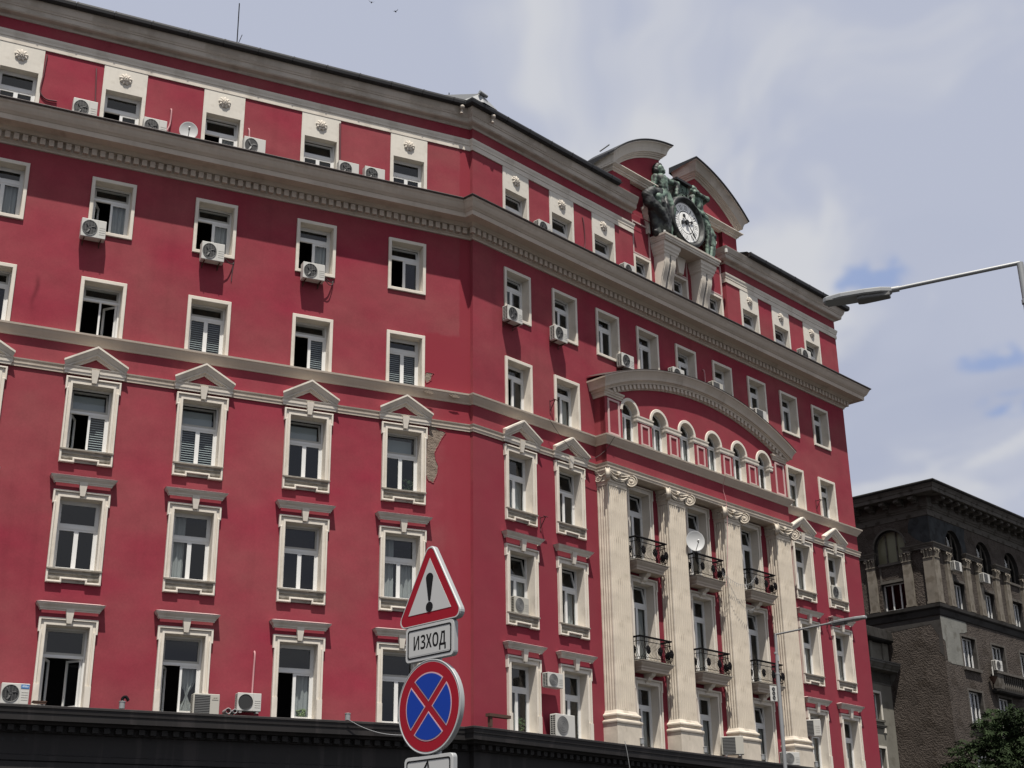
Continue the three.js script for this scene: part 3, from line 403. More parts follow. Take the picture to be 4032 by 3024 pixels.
// ------------------------------------------------ four fluted square columns with scroll capitals
{
  const W = 1.14, Dp = .53;
  const plan = () => {   // plan outline in (x, -z) for extrusion upward
    const s = []; const nF = 9, nS = 4, fl = .062;
    const side = (ax, ay, bx, by, n) => { const L = Math.hypot(bx - ax, by - ay), ux = (bx - ax) / L, uy = (by - ay) / L, nx = uy, ny = -ux, m = .03, p = (L - 2 * m) / n; s.push([ax, ay]); for (let i = 0; i < n; i++) { const c = m + (i + .5) * p; for (let k = 0; k <= 4; k++) { const a = Math.PI * k / 4; const t = c - Math.cos(a) * fl * .72, q = -Math.sin(a) * .042; s.push([ax + ux * t + nx * q, ay + uy * t + ny * q]); } } };
    side(-W / 2, 0, -W / 2, -Dp, nS); side(-W / 2, -Dp, W / 2, -Dp, nF); side(W / 2, -Dp, W / 2, 0, nS); s.push([W / 2, 0]); return s;
  };
  const shaftG = (() => { const pts = plan().map(([x, y]) => [x, -y]).reverse(); const g = new THREE.ExtrudeGeometry(shape(pts.map(([x, y]) => [x, -y])), { depth: 17.22 - 8.72, bevelEnabled: false, curveSegments: 4 }); g.rotateX(-Math.PI / 2); return g.translate(0, 8.72, 0); })();
  const U = (k) => [[-W / 2 - k, -.0], [-W / 2 - k, Dp + k], [W / 2 + k, Dp + k], [W / 2 + k, 0]];
  const baseG = mergeGeometries([sweepUD(U(0), [[.12, 7.5], [.12, 8.22], [.155, 8.25], [.165, 8.30], [.155, 8.35], [.10, 8.37], [.06, 8.42], [.055, 8.46], [.10, 8.48], [.125, 8.52], [.12, 8.57], [.08, 8.60], [.05, 8.62], [.03, 8.66], [.0, 8.72]], false, false)].map(prep));
  const neckG = sweepUD(U(0), [[0, 17.16], [.012, 17.18], [.012, 17.28], [.035, 17.30], [.045, 17.33], [.03, 17.36], [.01, 17.37], [.012, 17.46], [.05, 17.55], [.03, 17.60], [.06, 17.66], [.10, 17.70], [.115, 17.74], [.115, 17.78]], false, false);
  const spiral = () => {   // one scroll in the xy plane, eye at the origin
    const q = [new THREE.CylinderGeometry(.185, .185, .14, 28).rotateX(Math.PI / 2)], p = []; for (let i = 0; i <= 70; i++) { const t = i / 70, a = t * Math.PI * 2 * 2.4, r = .215 * (1 - t) ** 1.0 + .03; p.push([Math.cos(a + 1.9) * r, Math.sin(a + 1.9) * r, 0]); }
    for (const s of [-.07, .07]) q.push(tube(p.map(([x, y]) => [x, y, s]), .022, 90, 6), new THREE.SphereGeometry(.05, 10, 8).translate(0, 0, s)); q.push(new THREE.CylinderGeometry(.222, .222, .12, 28, 1, true).rotateX(Math.PI / 2)); return mergeGeometries(q.map(prep));
  };
  const spG = spiral();
  for (const uc of [39.62, 43.36, 47.2, 51.08]) {
    const c = group('fluted_column', 'b', uc);
    part('shaft', shaftG, M.column, c); part('column_base', baseG, M.column, c); part('column_neck', neckG, M.column, c);
    for (const s of [-1, 1]) { const v = part('scroll', spG, M.column, c); v.position.set(s * (W / 2 + .135), 17.50, Dp + .13); v.rotation.y = s > 0 ? -Math.PI / 4 : Math.PI / 4; if (s > 0) v.scale.x = -1; }
    // inner pair against the wall, garland and flower between the scrolls
    for (const s of [-1, 1]) { const v = part('scroll', spG, M.column, c); v.position.set(s * (W / 2 + .02), 17.50, .12); v.rotation.y = Math.PI / 2; v.scale.set(.8, .8, .6); }
    const z = Dp + .07, gl = [tube([[-.55, 17.62, z + .05], [-.3, 17.50, z], [0, 17.46, z - .01], [.3, 17.50, z], [.55, 17.62, z + .05]], .035, 24, 6), tube([[-.62, 17.70, z + .08], [-.3, 17.64, z], [0, 17.62, z], [.3, 17.64, z], [.62, 17.70, z + .08]], .03, 24, 6), tube([[-.5, 17.56, z + .03], [-.25, 17.43, z], [0, 17.40, z - .02], [.25, 17.43, z], [.5, 17.56, z + .03]], .022, 24, 6), tube([[-W / 2 - .06, 17.62, Dp - .02], [-W / 2 - .05, 17.52, Dp * .55], [-W / 2 - .06, 17.60, .16]], .035, 14, 6), tube([[-W / 2 - .08, 17.70, Dp], [-W / 2 - .05, 17.63, Dp * .55], [-W / 2 - .08, 17.68, .1]], .03, 14, 6)];
    for (let i = 0; i < 5; i++) gl.push(new THREE.SphereGeometry(.05, 8, 6).translate(Math.cos(i * 1.257) * .06, 17.66 + Math.sin(i * 1.257) * .06, z + .07)); gl.push(new THREE.SphereGeometry(.045, 8, 6).translate(0, 17.66, z + .11));
    part('garland', gl, M.column, c);
  }
}
// ------------------------------------------------ balconies with bellied iron railings
{
  const hw = .98, dp = .62;
  const slabG = mergeGeometries([sweepUD([[-hw + .22, 0], [-hw + .22, dp - .22], [hw - .22, dp - .22], [hw - .22, 0]], [[-.12, -.34], [0, -.32], [.04, -.31], [.06, -.25], [.09, -.22], [.10, -.17], [.16, -.11], [.20, -.06], [.21, 0]], false, false), box(-hw + .10, hw - .10, -.345, -.32, 0, dp - .1)].map(prep));
  const topG = box(-hw - .03, hw + .03, .002, .03, 0, dp + .04);
  const brG = slab(shape([[0, -.75], [.10, -.72], [.10, -.66], [.20, -.60], [.24, -.50], [.36, -.44], [.42, -.345], [0, -.345]].map(([x, y]) => [x, y])), -.12, .12).rotateY(-Math.PI / 2);
  const belly = [[0, .06], [.0, .12], [.05, .18], [.115, .27], [.12, .36], [.07, .50], [.015, .64], [0, .74], [0, .92]];
  const bars = []; const nF = 22, nS = 6, e = .02;
  const U = [[-hw + .05, 0], [-hw + .05, dp - .07], [hw - .05, dp - .07], [hw - .05, 0]];
  for (let i = 0; i < nF; i++) { const x = -hw + .09 + i * (2 * hw - .18) / (nF - 1); bars.push(tube(belly.map(([o, y]) => [x * (1 + o * .06), y, dp - .07 + o]), .011, 14, 4)); }
  for (const s of [-1, 1]) for (let i = 0; i < nS; i++) { const z = .06 + i * (dp - .2) / (nS - 1); bars.push(tube(belly.map(([o, y]) => [s * (hw - .05 + o), y, z * (1 + o * .1)]), .011, 14, 4)); }
  const barG = mergeGeometries(bars.map(prep));
  const rail = (h, r, o) => sweepUD(U, [[o - r, h - r * .7], [o + r, h - r * .7], [o + r, h + r * .7], [o - r, h + r * .7], [o - r, h - r * .7]], true, true);
  const railG = mergeGeometries([rail(.93, .035, .01), rail(.90, .012, 0), rail(.755, .014, 0), rail(.16, .012, .012), rail(.06, .014, 0)].map(prep));
  const rosG = (() => { const q = []; for (let i = 0; i < 8; i++) q.push(new THREE.SphereGeometry(1, 7, 5).scale(.035, .06, .02).translate(0, .075, 0).rotateZ(i * Math.PI / 4)); q.push(new THREE.SphereGeometry(.045, 8, 6), new THREE.TorusGeometry(.12, .015, 5, 18)); return mergeGeometries(q.map(prep)); })();
  for (const h of [14.49, 10.65]) for (const u of bays) {
    const b = group('balcony', 'b', u - .03, h, .0);
    part('balcony_slab', slabG, M.cornice, b); part('slab_edge', topG, M.sill, b); part('bracket', brG, M.trim, b);
    part('railing_bars', barG, M.iron, b).userData.kind = 'stuff'; part('handrail', railG, M.iron, b);
    for (const [x, z, ry] of [[-.62, dp + .05, 0], [.10, dp + .05, 0], [.80, dp + .05, 0], [-hw - .07, .3, Math.PI / 2], [hw + .07, .3, Math.PI / 2]]) { const r = part('iron_rosette', rosG, M.iron, b); r.position.set(x, .42, z); r.rotation.y = ry; r.scale.set(1, 1.25, 1); }
    // panel folded behind part of the bars
  }
}
// ------------------------------------------------ clock gable
{
  const L = 40.87, Rr = 50.05, a = 42.05, b = 48.9, rc = -.2, uc = 45.5;
  // recessed middle with three windows
  const wins = [42.87, 45.53, 48.2], hb = wins.map((u) => rectPts(u - .47, u + .47, 26.62, 28.30));
  rp('recess_wall', 'b', new THREE.ShapeGeometry(shape(rectPts(a, b, 26.45, 31.85), hb)).translate(0, 0, rc), M.red);
  rp('recess_side', 'b', box(a - .01, a, 26.45, 31.85, rc, -.001), M.red); rp('recess_side', 'b', box(b, b + .01, 26.45, 31.85, rc, -.001), M.red);
  wins.forEach((u) => {
    const g = windowPart('b', u, 26.62, { W: .94, H: 1.68, tb: 1.02, D: .26, z: rc, st: 't', revMat: M.trim });
    part('surround', cg('gs', () => slab(shape([[-.60, -.05], [-.47, -.05], [-.47, 1.68], [.47, 1.68], [.47, -.05], [.60, -.05], [.60, 1.80], [-.60, 1.80]]), .001, .05, .01)), M.trim, g);
    part('panel_frame', cg('gp', () => slab(shape(rectPts(-.60, .60, 1.82, 3.42), [rectPts(-.53, .53, 1.90, 3.34)]), .001, .05, .01)), M.trimRed, g);
  });
  // piers, block body
  rp('gable_pier', 'b', [box(L, a, 30.2, 31.9, -2.6, 0), box(b, Rr, 30.2, 31.9, -2.6, 0), box(a, b, 31.0, 31.88, -2.6, rc - .01)], M.red);
  // horizontal entablature, broken in the middle
  const ent = [[0, 31.84], [.03, 31.85], [.05, 31.90], [.10, 31.92], [.11, 31.98], [.16, 32.0], [.22, 32.05], [.27, 32.08], [.27, 32.12], [0, 32.16]];
  for (const [x0, x1] of [[L, 44.27], [46.96, Rr]]) {
    const e = rp('entablature', 'b', [sweepUD([[x0, -2.6], [x0, 0], [x1, 0], [x1, -2.6]], ent), box(x0 + .01, x1 - .01, 31.83, 31.86, -2.5, .02)], M.trim);
  }
  const hcv = (R0) => (u, r) => 34.66 - 7.3 + Math.sqrt(Math.max(.1, (7.3 + r) ** 2 - (u - 45.55) ** 2));
  const H = hcv(), prof = [[-.64, -.01], [-.64, .03], [-.56, .06], [-.55, .12], [-.50, .14], [-.49, .19], [-.45, .20], [-.43, .26], [-.41, .27], [-.36, .28], [-.26, .31], [-.14, .37], [-.06, .43], [-.055, .47], [0, .48]];
  for (const [x0, x1, dh, nm] of [[L, 44.27, -.16, 0], [46.96, Rr, .02, 1]]) {
    const pts = [[x0, 32.1], [x1, 32.1]]; for (let i = 0; i <= 16; i++) { const u = x1 + (x0 - x1) * i / 16; pts.push([u, Math.max(32.11, H(u, -.6) + dh)]); }
    rp('tympanum', 'b', slab(shape(pts), -1.05, -.005), M.red);
    const ring = (t, zz) => prof.map(([r, o]) => { const A = x0 - o * .9, B = x1 + o * .9, u = A + (B - A) * t; return [u, Math.max(H(u, r), 27) + dh, zz ?? o]; });
    const rings = [ring(0, -1.05)]; for (let i = 0; i <= 24; i++) rings.push(ring(i / 24)); rings.push(ring(1, -1.05));
    const cr = rp('curved_cornice', 'b', skin(rings), nm ? M.upper : M.trim);
    const rf = []; for (let i = 0; i <= 24; i++) { const u = x0 - .46 + (x1 - x0 + .92) * i / 24, h = H(u, .006) + dh; rf.push([[u, h, .47], [u, h, .53], [u, h + .05, .54], [u, h + .075, .50], [u, h + .10, -1.1], [u, h - .2, -1.12]]); }
    part('curved_roof', skin(rf), M.sheet, cr);
  }
  part('bent_strip', bar([0, 0, 0], [-.42, -.38, .1], .03, 5), M.sheet, red).position.copy(P('b', 40.35, 32.75, .3)).sub(red.position);
  // clock ledge on two consoles
  const sl = rp('clock_ledge', 'b', sweepUD([[43.56, rc], [43.56, .62], [47.48, .62], [47.48, rc]], [[-.4, 29.30], [0, 29.30], [.01, 29.36], [.04, 29.38], [.05, 29.47], [.09, 29.50], [.10, 29.58], [0, 29.62]]), M.trim);
  rp('clock_ledge_top', 'b', box(43.57, 47.47, 29.585, 29.625, rc, .61), M.sill);
  rp('ledge_soffit', 'b', box(43.6, 47.44, 29.28, 29.31, rc, .60), M.cornice);
  for (const u of [44.16, 46.83]) {
    const q = group('console', 'b', u);
    part('console_cap', sweepUD([[-.44, rc], [-.44, .40], [.44, .40], [.44, rc]], [[-.02, 28.74], [.03, 28.80], [.04, 28.88], [.08, 28.93], [.09, 29.02], [.14, 29.10], [.15, 29.28]], true, true), M.trim, q);
    const side = [[rc, 26.5], [.02, 26.5], [.03, 26.9], [.07, 27.3], [.16, 27.7], [.28, 28.05], [.36, 28.35], [.385, 28.6], [.38, 28.78], [rc, 28.78]];
    const prof2 = (x) => side.slice(1, 9).map(([z, y]) => [x, y, z]);
    part('console_scroll', [slab(shape(side.map(([z, y]) => [z, y])), -.41, .41).rotateY(-Math.PI / 2)], M.trim, q);
    const fl = []; for (const x of [-.33, -.26, -.19, -.12, .12, .19, .26, .33]) fl.push(tube(side.slice(1, 9).map(([z, y]) => [x, y, z + .004]), .03, 20, 6)); part('console_reeds', fl, M.trim, q);
    part('console_groove', tube(side.slice(1, 9).map(([z, y]) => [0, y, z - .012]), .03, 20, 6), M.coil, q);
  }
  rp('keystone', 'b', [slab(shape([[45.28, 28.45], [45.6, 28.45], [45.84, 29.28], [45.1, 29.28]]), rc + .06, rc + .22, .02)], M.trim);
  // side corbels behind the statues
  for (const u of [43.33, 47.75]) rp('corbel', 'b', [sweepUD([[u - .12, rc], [u - .12, .02], [u + .12, .02], [u + .12, rc]], [[-.06, 29.7], [-.06, 30.25], [0, 30.35], [.02, 30.40], [.06, 30.45], [.07, 30.55], [.13, 30.62], [.14, 30.74], [.20, 30.80], [.21, 30.92], [0, 30.96]]), box(u - .15, u + .15, 30.9, 31.9, rc, rc + .08)], M.trim);
  for (const [u, d, h] of [[43.75, .45, 29.63], [48.3, .55, 30.32]]) { const l = rp('ledge_lamp', 'b', [new THREE.CylinderGeometry(.07, .08, .2, 10).translate(u, h + .1, d)], M.ac); }
  // fold the roof behind
}

// ------------------------------------------------ clock
const canvasTex = (w, h, draw) => { const c = document.createElement('canvas'); c.width = w; c.height = h; draw(c.getContext('2d'), w, h); const t = new THREE.CanvasTexture(c); t.colorSpace = THREE.SRGBColorSpace; t.generateMipmaps = true; t.minFilter = THREE.LinearMipmapLinearFilter; return t; };
const bronze = mat({ map: tex(512, 512, (x, y) => { const a = fbm(x * 6, y * 6, 501, 5, 6), s = fbm(x * 18, y * 3, 502, 4, 6), t = smooth(0.34, 0.60, a * 0.6 + s * 0.4); return mixc([0.030, 0.034, 0.031], [0.175, 0.255, 0.20], t); }), roughness: 0.62, metalness: 0.15, bumpMap: plasterBump, bumpScale: 0.006 }, 1.6);
const bronzeDark = mat({ map: tex(256, 256, (x, y) => { const a = fbm(x * 6, y * 6, 511, 5, 6); return mixc([0.018, 0.018, 0.019], [0.075, 0.085, 0.076], smooth(0.4, 0.7, a)); }), roughness: 0.6, metalness: 0.15 }, 1.6);
{
  const k = thing('clock', 'round white clock with black roman numerals in a dark bronze ring above the arched pediment', 'clock', P('b', 45.47, 30.86, .42), FR.b.yaw);
  const face = canvasTex(1024, 1024, (g, w) => {
    const c = w / 2, R = c; g.fillStyle = '#f3f3f0'; g.fillRect(0, 0, w, w); g.translate(c, c); g.fillStyle = '#111';
    g.strokeStyle = '#111'; g.lineWidth = 20; g.beginPath(); g.arc(0, 0, R * .56, 0, 7); g.stroke(); g.lineWidth = 8; g.beginPath(); g.arc(0, 0, R * .97, 0, 7); g.stroke();
    const N = ['XII', 'I', 'II', 'III', 'IIII', 'V', 'VI', 'VII', 'VIII', 'IX', 'X', 'XI'];
    for (let i = 0; i < 12; i++) { g.save(); g.rotate(i * Math.PI / 6); g.font = 'bold 165px serif'; const m = g.measureText(N[i]).width, s = Math.min(.85, 125 / m); g.save(); g.translate(0, -R * .77); g.scale(s, 1.0); g.fillText(N[i], -m / 2, 66); g.restore(); g.rotate(Math.PI / 12); g.fillRect(-4, -R * .94, 8, R * .34); g.restore(); }
    for (let i = 0; i < 6; i++) { g.save(); g.rotate(i * Math.PI / 3 + .5); g.fillRect(-3, -R * .55, 6, R * .38); g.restore(); }
  });
  const f = new THREE.CircleGeometry(.97, 64); f.userData.keepUV = true; part('face', f, mat({ map: face, color: C(1.25, 1.25, 1.25), roughness: .85 }), k);
  part('ring', new THREE.LatheGeometry([[.96, -.55], [1.26, -.55], [1.27, -.1], [1.24, .10], [1.20, .17], [1.13, .20], [1.08, .17], [1.02, .06], [.985, .03], [.955, .03]].map((p) => new THREE.Vector2(...p)), 72).rotateX(Math.PI / 2), bronzeDark, k);
  part('back_plate', new THREE.CircleGeometry(1.2, 48).translate(0, 0, -.05), bronzeDark, k);
  const hand = (len, ang, wd) => { const s = shape([[-wd, -.30], [wd, -.30], [wd * .8, len * .62], [wd * 2.2, len * .72], [wd * 1.4, len * .84], [0, len], [-wd * 1.4, len * .84], [-wd * 2.2, len * .72], [-wd * .8, len * .62]]); return mergeGeometries([slab(s, .03, .05), new THREE.CylinderGeometry(.09, .09, .03, 18).rotateX(Math.PI / 2).translate(0, -.33, .04)].map(prep)).rotateZ(-ang); };
  part('hour_hand', hand(.52, 1.26, .035), M.black, k); part('minute_hand', hand(.90, 2.42, .025).translate(0, 0, .03), M.black, k);
  part('hub', new THREE.CylinderGeometry(.11, .11, .1, 20).rotateX(Math.PI / 2).translate(0, 0, .05), M.black, k);
  const q = [box(-.50, .46, 1.10, 1.98, -.5, -.12)]; for (const [x, y, r] of [[-.28, 1.40, .10], [-.02, 1.36, .09], [.20, 1.34, .10], [-.24, 1.66, .09], [.0, 1.68, .09], [.22, 1.64, .08], [-.1, 1.52, .07], [.1, 1.5, .07]]) q.push(new THREE.TorusGeometry(r, .032, 6, 16).translate(x, y, -.11));
  q.push(tube([[-.46, 1.12, -.1], [-.40, 1.5, -.08], [-.46, 1.94, -.1]], .05), tube([[.42, 1.12, -.1], [.36, 1.5, -.08], [.42, 1.94, -.1]], .05)); part('relief_panel', q, bronze, k);
  part('panel_roof', box(-.60, .56, 1.99, 2.10, -.55, .08), M.sheet, k);
}
// ------------------------------------------------ bronze figures (one continuous skin each)
function skinFigure(caps, res, pad, k) {
  const lo = new THREE.Vector3(1e9, 1e9, 1e9), hi = lo.clone().negate(); for (const [a, b, ra, rb] of caps) for (const [p, r] of [[a, ra], [b, rb]]) for (let i = 0; i < 3; i++) { const c = 'xyz'[i]; lo[c] = Math.min(lo[c], p[i] - r - pad); hi[c] = Math.max(hi[c], p[i] + r + pad); }
  const mid = lo.clone().add(hi).multiplyScalar(.5), hs = Math.max(hi.x - lo.x, hi.y - lo.y, hi.z - lo.z) / 2, mc = new MarchingCubes(res, new THREE.MeshBasicMaterial(), false, false, 400000), half = res / 2;
  const CA = caps.map(([a, b, ra, rb]) => ({ a, d: [b[0] - a[0], b[1] - a[1], b[2] - a[2]], ra, rb, l2: (b[0] - a[0]) ** 2 + (b[1] - a[1]) ** 2 + (b[2] - a[2]) ** 2 || 1e-9 }));
  for (let z = 0; z < res; z++) for (let y = 0; y < res; y++) for (let x = 0; x < res; x++) {
    const px = mid.x + (x - half) / half * hs, py = mid.y + (y - half) / half * hs, pz = mid.z + (z - half) / half * hs; let D = 9;
    for (const c of CA) { const ex = px - c.a[0], ey = py - c.a[1], ez = pz - c.a[2], t = clamp((ex * c.d[0] + ey * c.d[1] + ez * c.d[2]) / c.l2); const s = Math.hypot(ex - c.d[0] * t, ey - c.d[1] * t, ez - c.d[2] * t) - (c.ra + (c.rb - c.ra) * t); if (s - D > k) continue; const h = clamp(.5 + .5 * (D - s) / k); D = D * (1 - h) + s * h - k * h * (1 - h); }
    D += (vnoise(px * 14, py * 14 + pz * 9, 7) - .5) * .022;
    mc.field[x + y * res + z * res * res] = -D;
  }
  mc.isolation = 0; mc.update(); const n = mc.count, g = new THREE.BufferGeometry(), pa = new Float32Array(mc.positionArray.slice(0, n * 3)), na = new Float32Array(mc.normalArray.slice(0, n * 3));
  for (let i = 0; i < n; i++) { pa[i * 3] = mid.x + pa[i * 3] * hs; pa[i * 3 + 1] = mid.y + pa[i * 3 + 1] * hs; pa[i * 3 + 2] = mid.z + pa[i * 3 + 2] * hs; }
  g.setAttribute('position', new THREE.BufferAttribute(pa, 3)); g.setAttribute('normal', new THREE.BufferAttribute(na, 3)); return prep(g);
}
const both = (list) => list.map(([a, b, ra, rb]) => [a, b, ra, rb ?? ra]);
function figure(side) {   // side -1 left of the clock, 1 right of it; built for the left, x toward the clock
  const hand = (x, y, z, dx, dy) => { const q = [[[x, y, z], [x + dx * .12, y + dy * .12, z + .01], .075, .06]]; for (let i = 0; i < 4; i++) q.push([[x + dx * .11, y + dy * .11 + (i - 1.5) * .035, z + .03], [x + dx * (.24 - Math.abs(i - 1.4) * .02), y + dy * .22 + (i - 1.5) * .038 - .04, z + .05], .026, .02]); q.push([[x + .02, y + .04, z + .05], [x + dx * .1 + .04, y + .08, z + .1], .028, .022]); return q; };
  return side < 0
    ? both([[[-.06, 3.44, .12], [-.02, 3.34, .16], .20, .165], [[.04, 3.30, .24], [.05, 3.26, .26], .075], [[.05, 3.38, .28], [.07, 3.34, .33], .03, .028], [[-.12, 3.52, .02], [-.16, 3.38, .02], .17, .15], [[-.03, 3.24, .1], [-.02, 3.02, .08], .115, .13],
      [[-.32, 2.90, .06], [.26, 2.98, .1], .20, .21], [[-.02, 2.86, .10], [.02, 2.55, .12], .33, .29], [[.02, 2.5, .1], [.10, 2.25, .1], .27, .28], [[.0, 2.2, .08], [.20, 2.15, .1], .29, .27],
      [[.28, 2.98, .12], [.98, 3.02, .28], .175, .125], [[.98, 3.02, .28], [.80, 2.42, .36], .12, .085], ...hand(.80, 2.40, .36, .1, -1), [[-.36, 2.9, .06], [-.50, 2.42, .0], .155, .12], [[-.50, 2.42, 0], [-.62, 2.06, .12], .115, .09],
      [[.22, 2.15, .16], [.44, 1.52, .34], .24, .17], [[.44, 1.52, .34], [.40, .85, .26], .165, .13], [[.40, .85, .26], [.38, .22, .20], .13, .08], [[.38, .14, .2], [.42, .08, .42], .09, .07],
      [[-.08, 2.1, .12], [-.62, 1.72, .32], .26, .2], [[-.62, 1.72, .32], [-.36, .9, .3], .19, .15], [[-.36, .9, .3], [-.18, .2, .22], .15, .12]])
    : both([[[.02, 3.30, .14], [.06, 3.20, .2], .20, .17], [[.06, 3.36, .02], [.12, 3.2, .0], .19, .17], [[-.06, 3.16, .26], [-.05, 3.04, .28], .09, .06], [[.10, 3.08, .1], [.18, 2.95, .08], .12, .13],
      [[-.08, 2.88, .10], [.55, 2.92, .08], .19, .2], [[.22, 2.8, .1], [.24, 2.5, .12], .31, .28], [[.24, 2.5, .12], [.30, 2.2, .12], .27, .27],
      [[.58, 2.9, .1], [.62, 2.98, .42], .17, .14], [[.62, 2.98, .42], [-.02, 3.04, .40], .135, .09], ...hand(-.02, 3.04, .40, -1, .1), [[-.12, 2.84, .12], [-.26, 2.34, .2], .15, .115], [[-.26, 2.34, .2], [-.06, 2.02, .3], .11, .085],
      [[.34, 2.15, .14], [.66, 1.60, .30], .235, .175], [[.66, 1.60, .30], [.74, .95, .24], .17, .14], [[.74, .95, .24], [.66, .25, .2], .135, .08], [[.66, .14, .2], [.62, .07, .42], .09, .07],
      [[.3, 2.1, .1], [.92, 1.45, .08], .22, .18], [[.92, 1.45, .08], [.98, .7, .1], .18, .14], [[.98, .7, .1], [.92, .15, .1], .14, .1]]);
}
{
  const drape = (pts, r0, r1) => { const q = []; for (let i = 0; i + 1 < pts.length; i++) { const t = i / (pts.length - 1), t2 = (i + 1) / (pts.length - 1); q.push([pts[i], pts[i + 1], r0 + (r1 - r0) * t, r0 + (r1 - r0) * t2]); } return q; };
  const s1 = thing('statue', 'green bronze statue with upright head leaning at the left of the clock', 'statue', P('b', 44.02, 29.62, .12), FR.b.yaw);
  part('body', skinFigure(figure(-1), 96, .1, .05), bronze, s1);
  const hair1 = skinFigure(both([[[-.12, 3.56, .04], [-.2, 3.34, .0], .19, .17], [[-.05, 3.62, .1], [-.2, 3.5, 0], .13, .15]]), 40, .06, .05); part('hair', hair1, bronzeDark, s1);
  part('drapery', skinFigure(both([...drape([[-.16, 2.24, .16], [-.5, 2.02, .3], [-.95, 1.92, .26], [-1.22, 1.66, .2], [-1.1, 1.3, .24]], .16, .24), ...drape([[-1.1, 1.4, .2], [-.82, 1.2, .3], [-.55, 1.0, .36], [-.3, .72, .38], [-.12, .3, .34]], .26, .17), ...drape([[-.6, 1.9, .3], [-.42, 1.45, .42], [-.2, .95, .44], [-.02, .5, .38]], .17, .12), ...drape([[.0, 2.05, .24], [-.1, 1.5, .40], [.08, 1.0, .42], [.1, .35, .34]], .13, .1), ...drape([[-.9, 1.7, .1], [-.7, 1.0, .08], [-.5, .4, .1], [-.45, .05, .1]], .24, .2), [[-.6, .1, .1], [.1, .08, .2], .16, .14], [[-.4, .5, .15], [-.1, .2, .2], .25, .2]]), 80, .08, .07), bronzeDark, s1);
  const s2 = thing('statue', 'green bronze statue with bowed head and raised arm right of the clock', 'statue', P('b', 46.42, 29.62, .12), FR.b.yaw);
  part('body', skinFigure(figure(1), 96, .1, .05), bronze, s2);
  part('hair', skinFigure(both([[[.0, 3.42, .06], [.14, 3.22, -.04], .19, .17], [[-.06, 3.36, .2], [.06, 3.44, .06], .12, .15], [[.16, 3.3, .12], [.2, 3.1, .06], .12, .1]]), 40, .06, .05), bronze, s2);
  part('drapery', skinFigure(both([...drape([[.0, 2.25, .25], [.25, 2.1, .34], [.55, 2.0, .3], [.85, 1.8, .2]], .12, .16), ...drape([[.85, 1.8, .1], [1.05, 1.4, .14], [1.22, 1.0, .12], [1.15, .5, .1], [1.0, .1, .1]], .2, .18), ...drape([[1.05, 1.6, .2], [1.22, 1.35, .25], [1.25, 1.1, .2]], .14, .1), ...drape([[.9, 1.3, .22], [1.06, .8, .24], [.92, .2, .2]], .12, .1), [[.5, .1, .1], [1.1, .1, .1], .14, .14]]), 72, .08, .06), bronze, s2);
}

// ------------------------------------------------ air conditioners
const fanBlades = (() => { const q = []; for (let i = 0; i < 3; i++) q.push(new THREE.SphereGeometry(1, 8, 5).scale(.05, .10, .008).rotateX(.1).rotateY(.5).translate(0, .11, .0).rotateZ(i * 2.094 + .6)); q.push(new THREE.CylinderGeometry(.035, .035, .03, 12).rotateX(Math.PI / 2)); return mergeGeometries(q.map(prep)); })();
const acG = {
  body: prep(new RoundedBoxGeometry(.80, .58, .30, 2, .018).translate(0, .29, .15)),
  disc: prep(new THREE.CylinderGeometry(.235, .235, .012, 36).rotateX(Math.PI / 2).translate(-.13, .29, .300)),
  bars: mergeGeometries([new THREE.TorusGeometry(.238, .012, 6, 36).translate(-.13, .29, .308), ...[-.14, -.05, .05, .14].map((x) => box(-.134 + x, -.126 + x, .29 - Math.sqrt(.235 ** 2 - x * x), .29 + Math.sqrt(.235 ** 2 - x * x), .308, .318)), ...[-.08, .08].map((y) => box(-.13 - .22, -.13 + .22, .288 + y, .292 + y, .306, .312))].map(prep)),
  ring: prep(new THREE.TorusGeometry(.238, .010, 6, 36).translate(-.13, .29, .308)),
  net: mergeGeometries([new THREE.CylinderGeometry(.232, .232, .01, 36).rotateX(Math.PI / 2).translate(-.13, .29, .305), ...[.06, .12, .18, .232].map((r) => new THREE.TorusGeometry(r, .007, 5, 36).translate(-.13, .29, .311))].map(prep)),
  louver: mergeGeometries([...Array(11)].map((_, i) => box(-.35, .10, .055 + i * .046, .078 + i * .046, .298, .318)).map(prep)),
  louverBack: prep(box(-.36, .11, .045, .545, .296, .304)),
  panel: mergeGeometries([...[.12, .19, .26, .33].map((y) => box(.18, .37, y, y + .012, .298, .306)), box(.125, .131, .01, .57, .297, .304)].map(prep)),
  coil: mergeGeometries([box(-.404, -.398, .04, .54, .04, .26)].map(prep)),
  coilGrid: mergeGeometries([...Array(10)].map((_, i) => box(-.412, -.403, .04 + i * .055, .052 + i * .055, .03, .27)).concat([box(-.412, -.403, .04, .55, .03, .05), box(-.412, -.403, .04, .55, .145, .16), box(-.412, -.403, .04, .55, .255, .27)]).map(prep)),
  bracket: mergeGeometries([box(-.015, .015, -.04, -.005, -.12, .30), box(-.015, .015, -.16, .02, -.125, -.10), bar([0, -.15, -.11], [0, -.03, .22], .01, 4)].map(prep)),
  feet: mergeGeometries([box(-.30, -.22, -.05, 0, .02, .28), box(.22, .30, -.05, 0, .02, .28)].map(prep)),
};
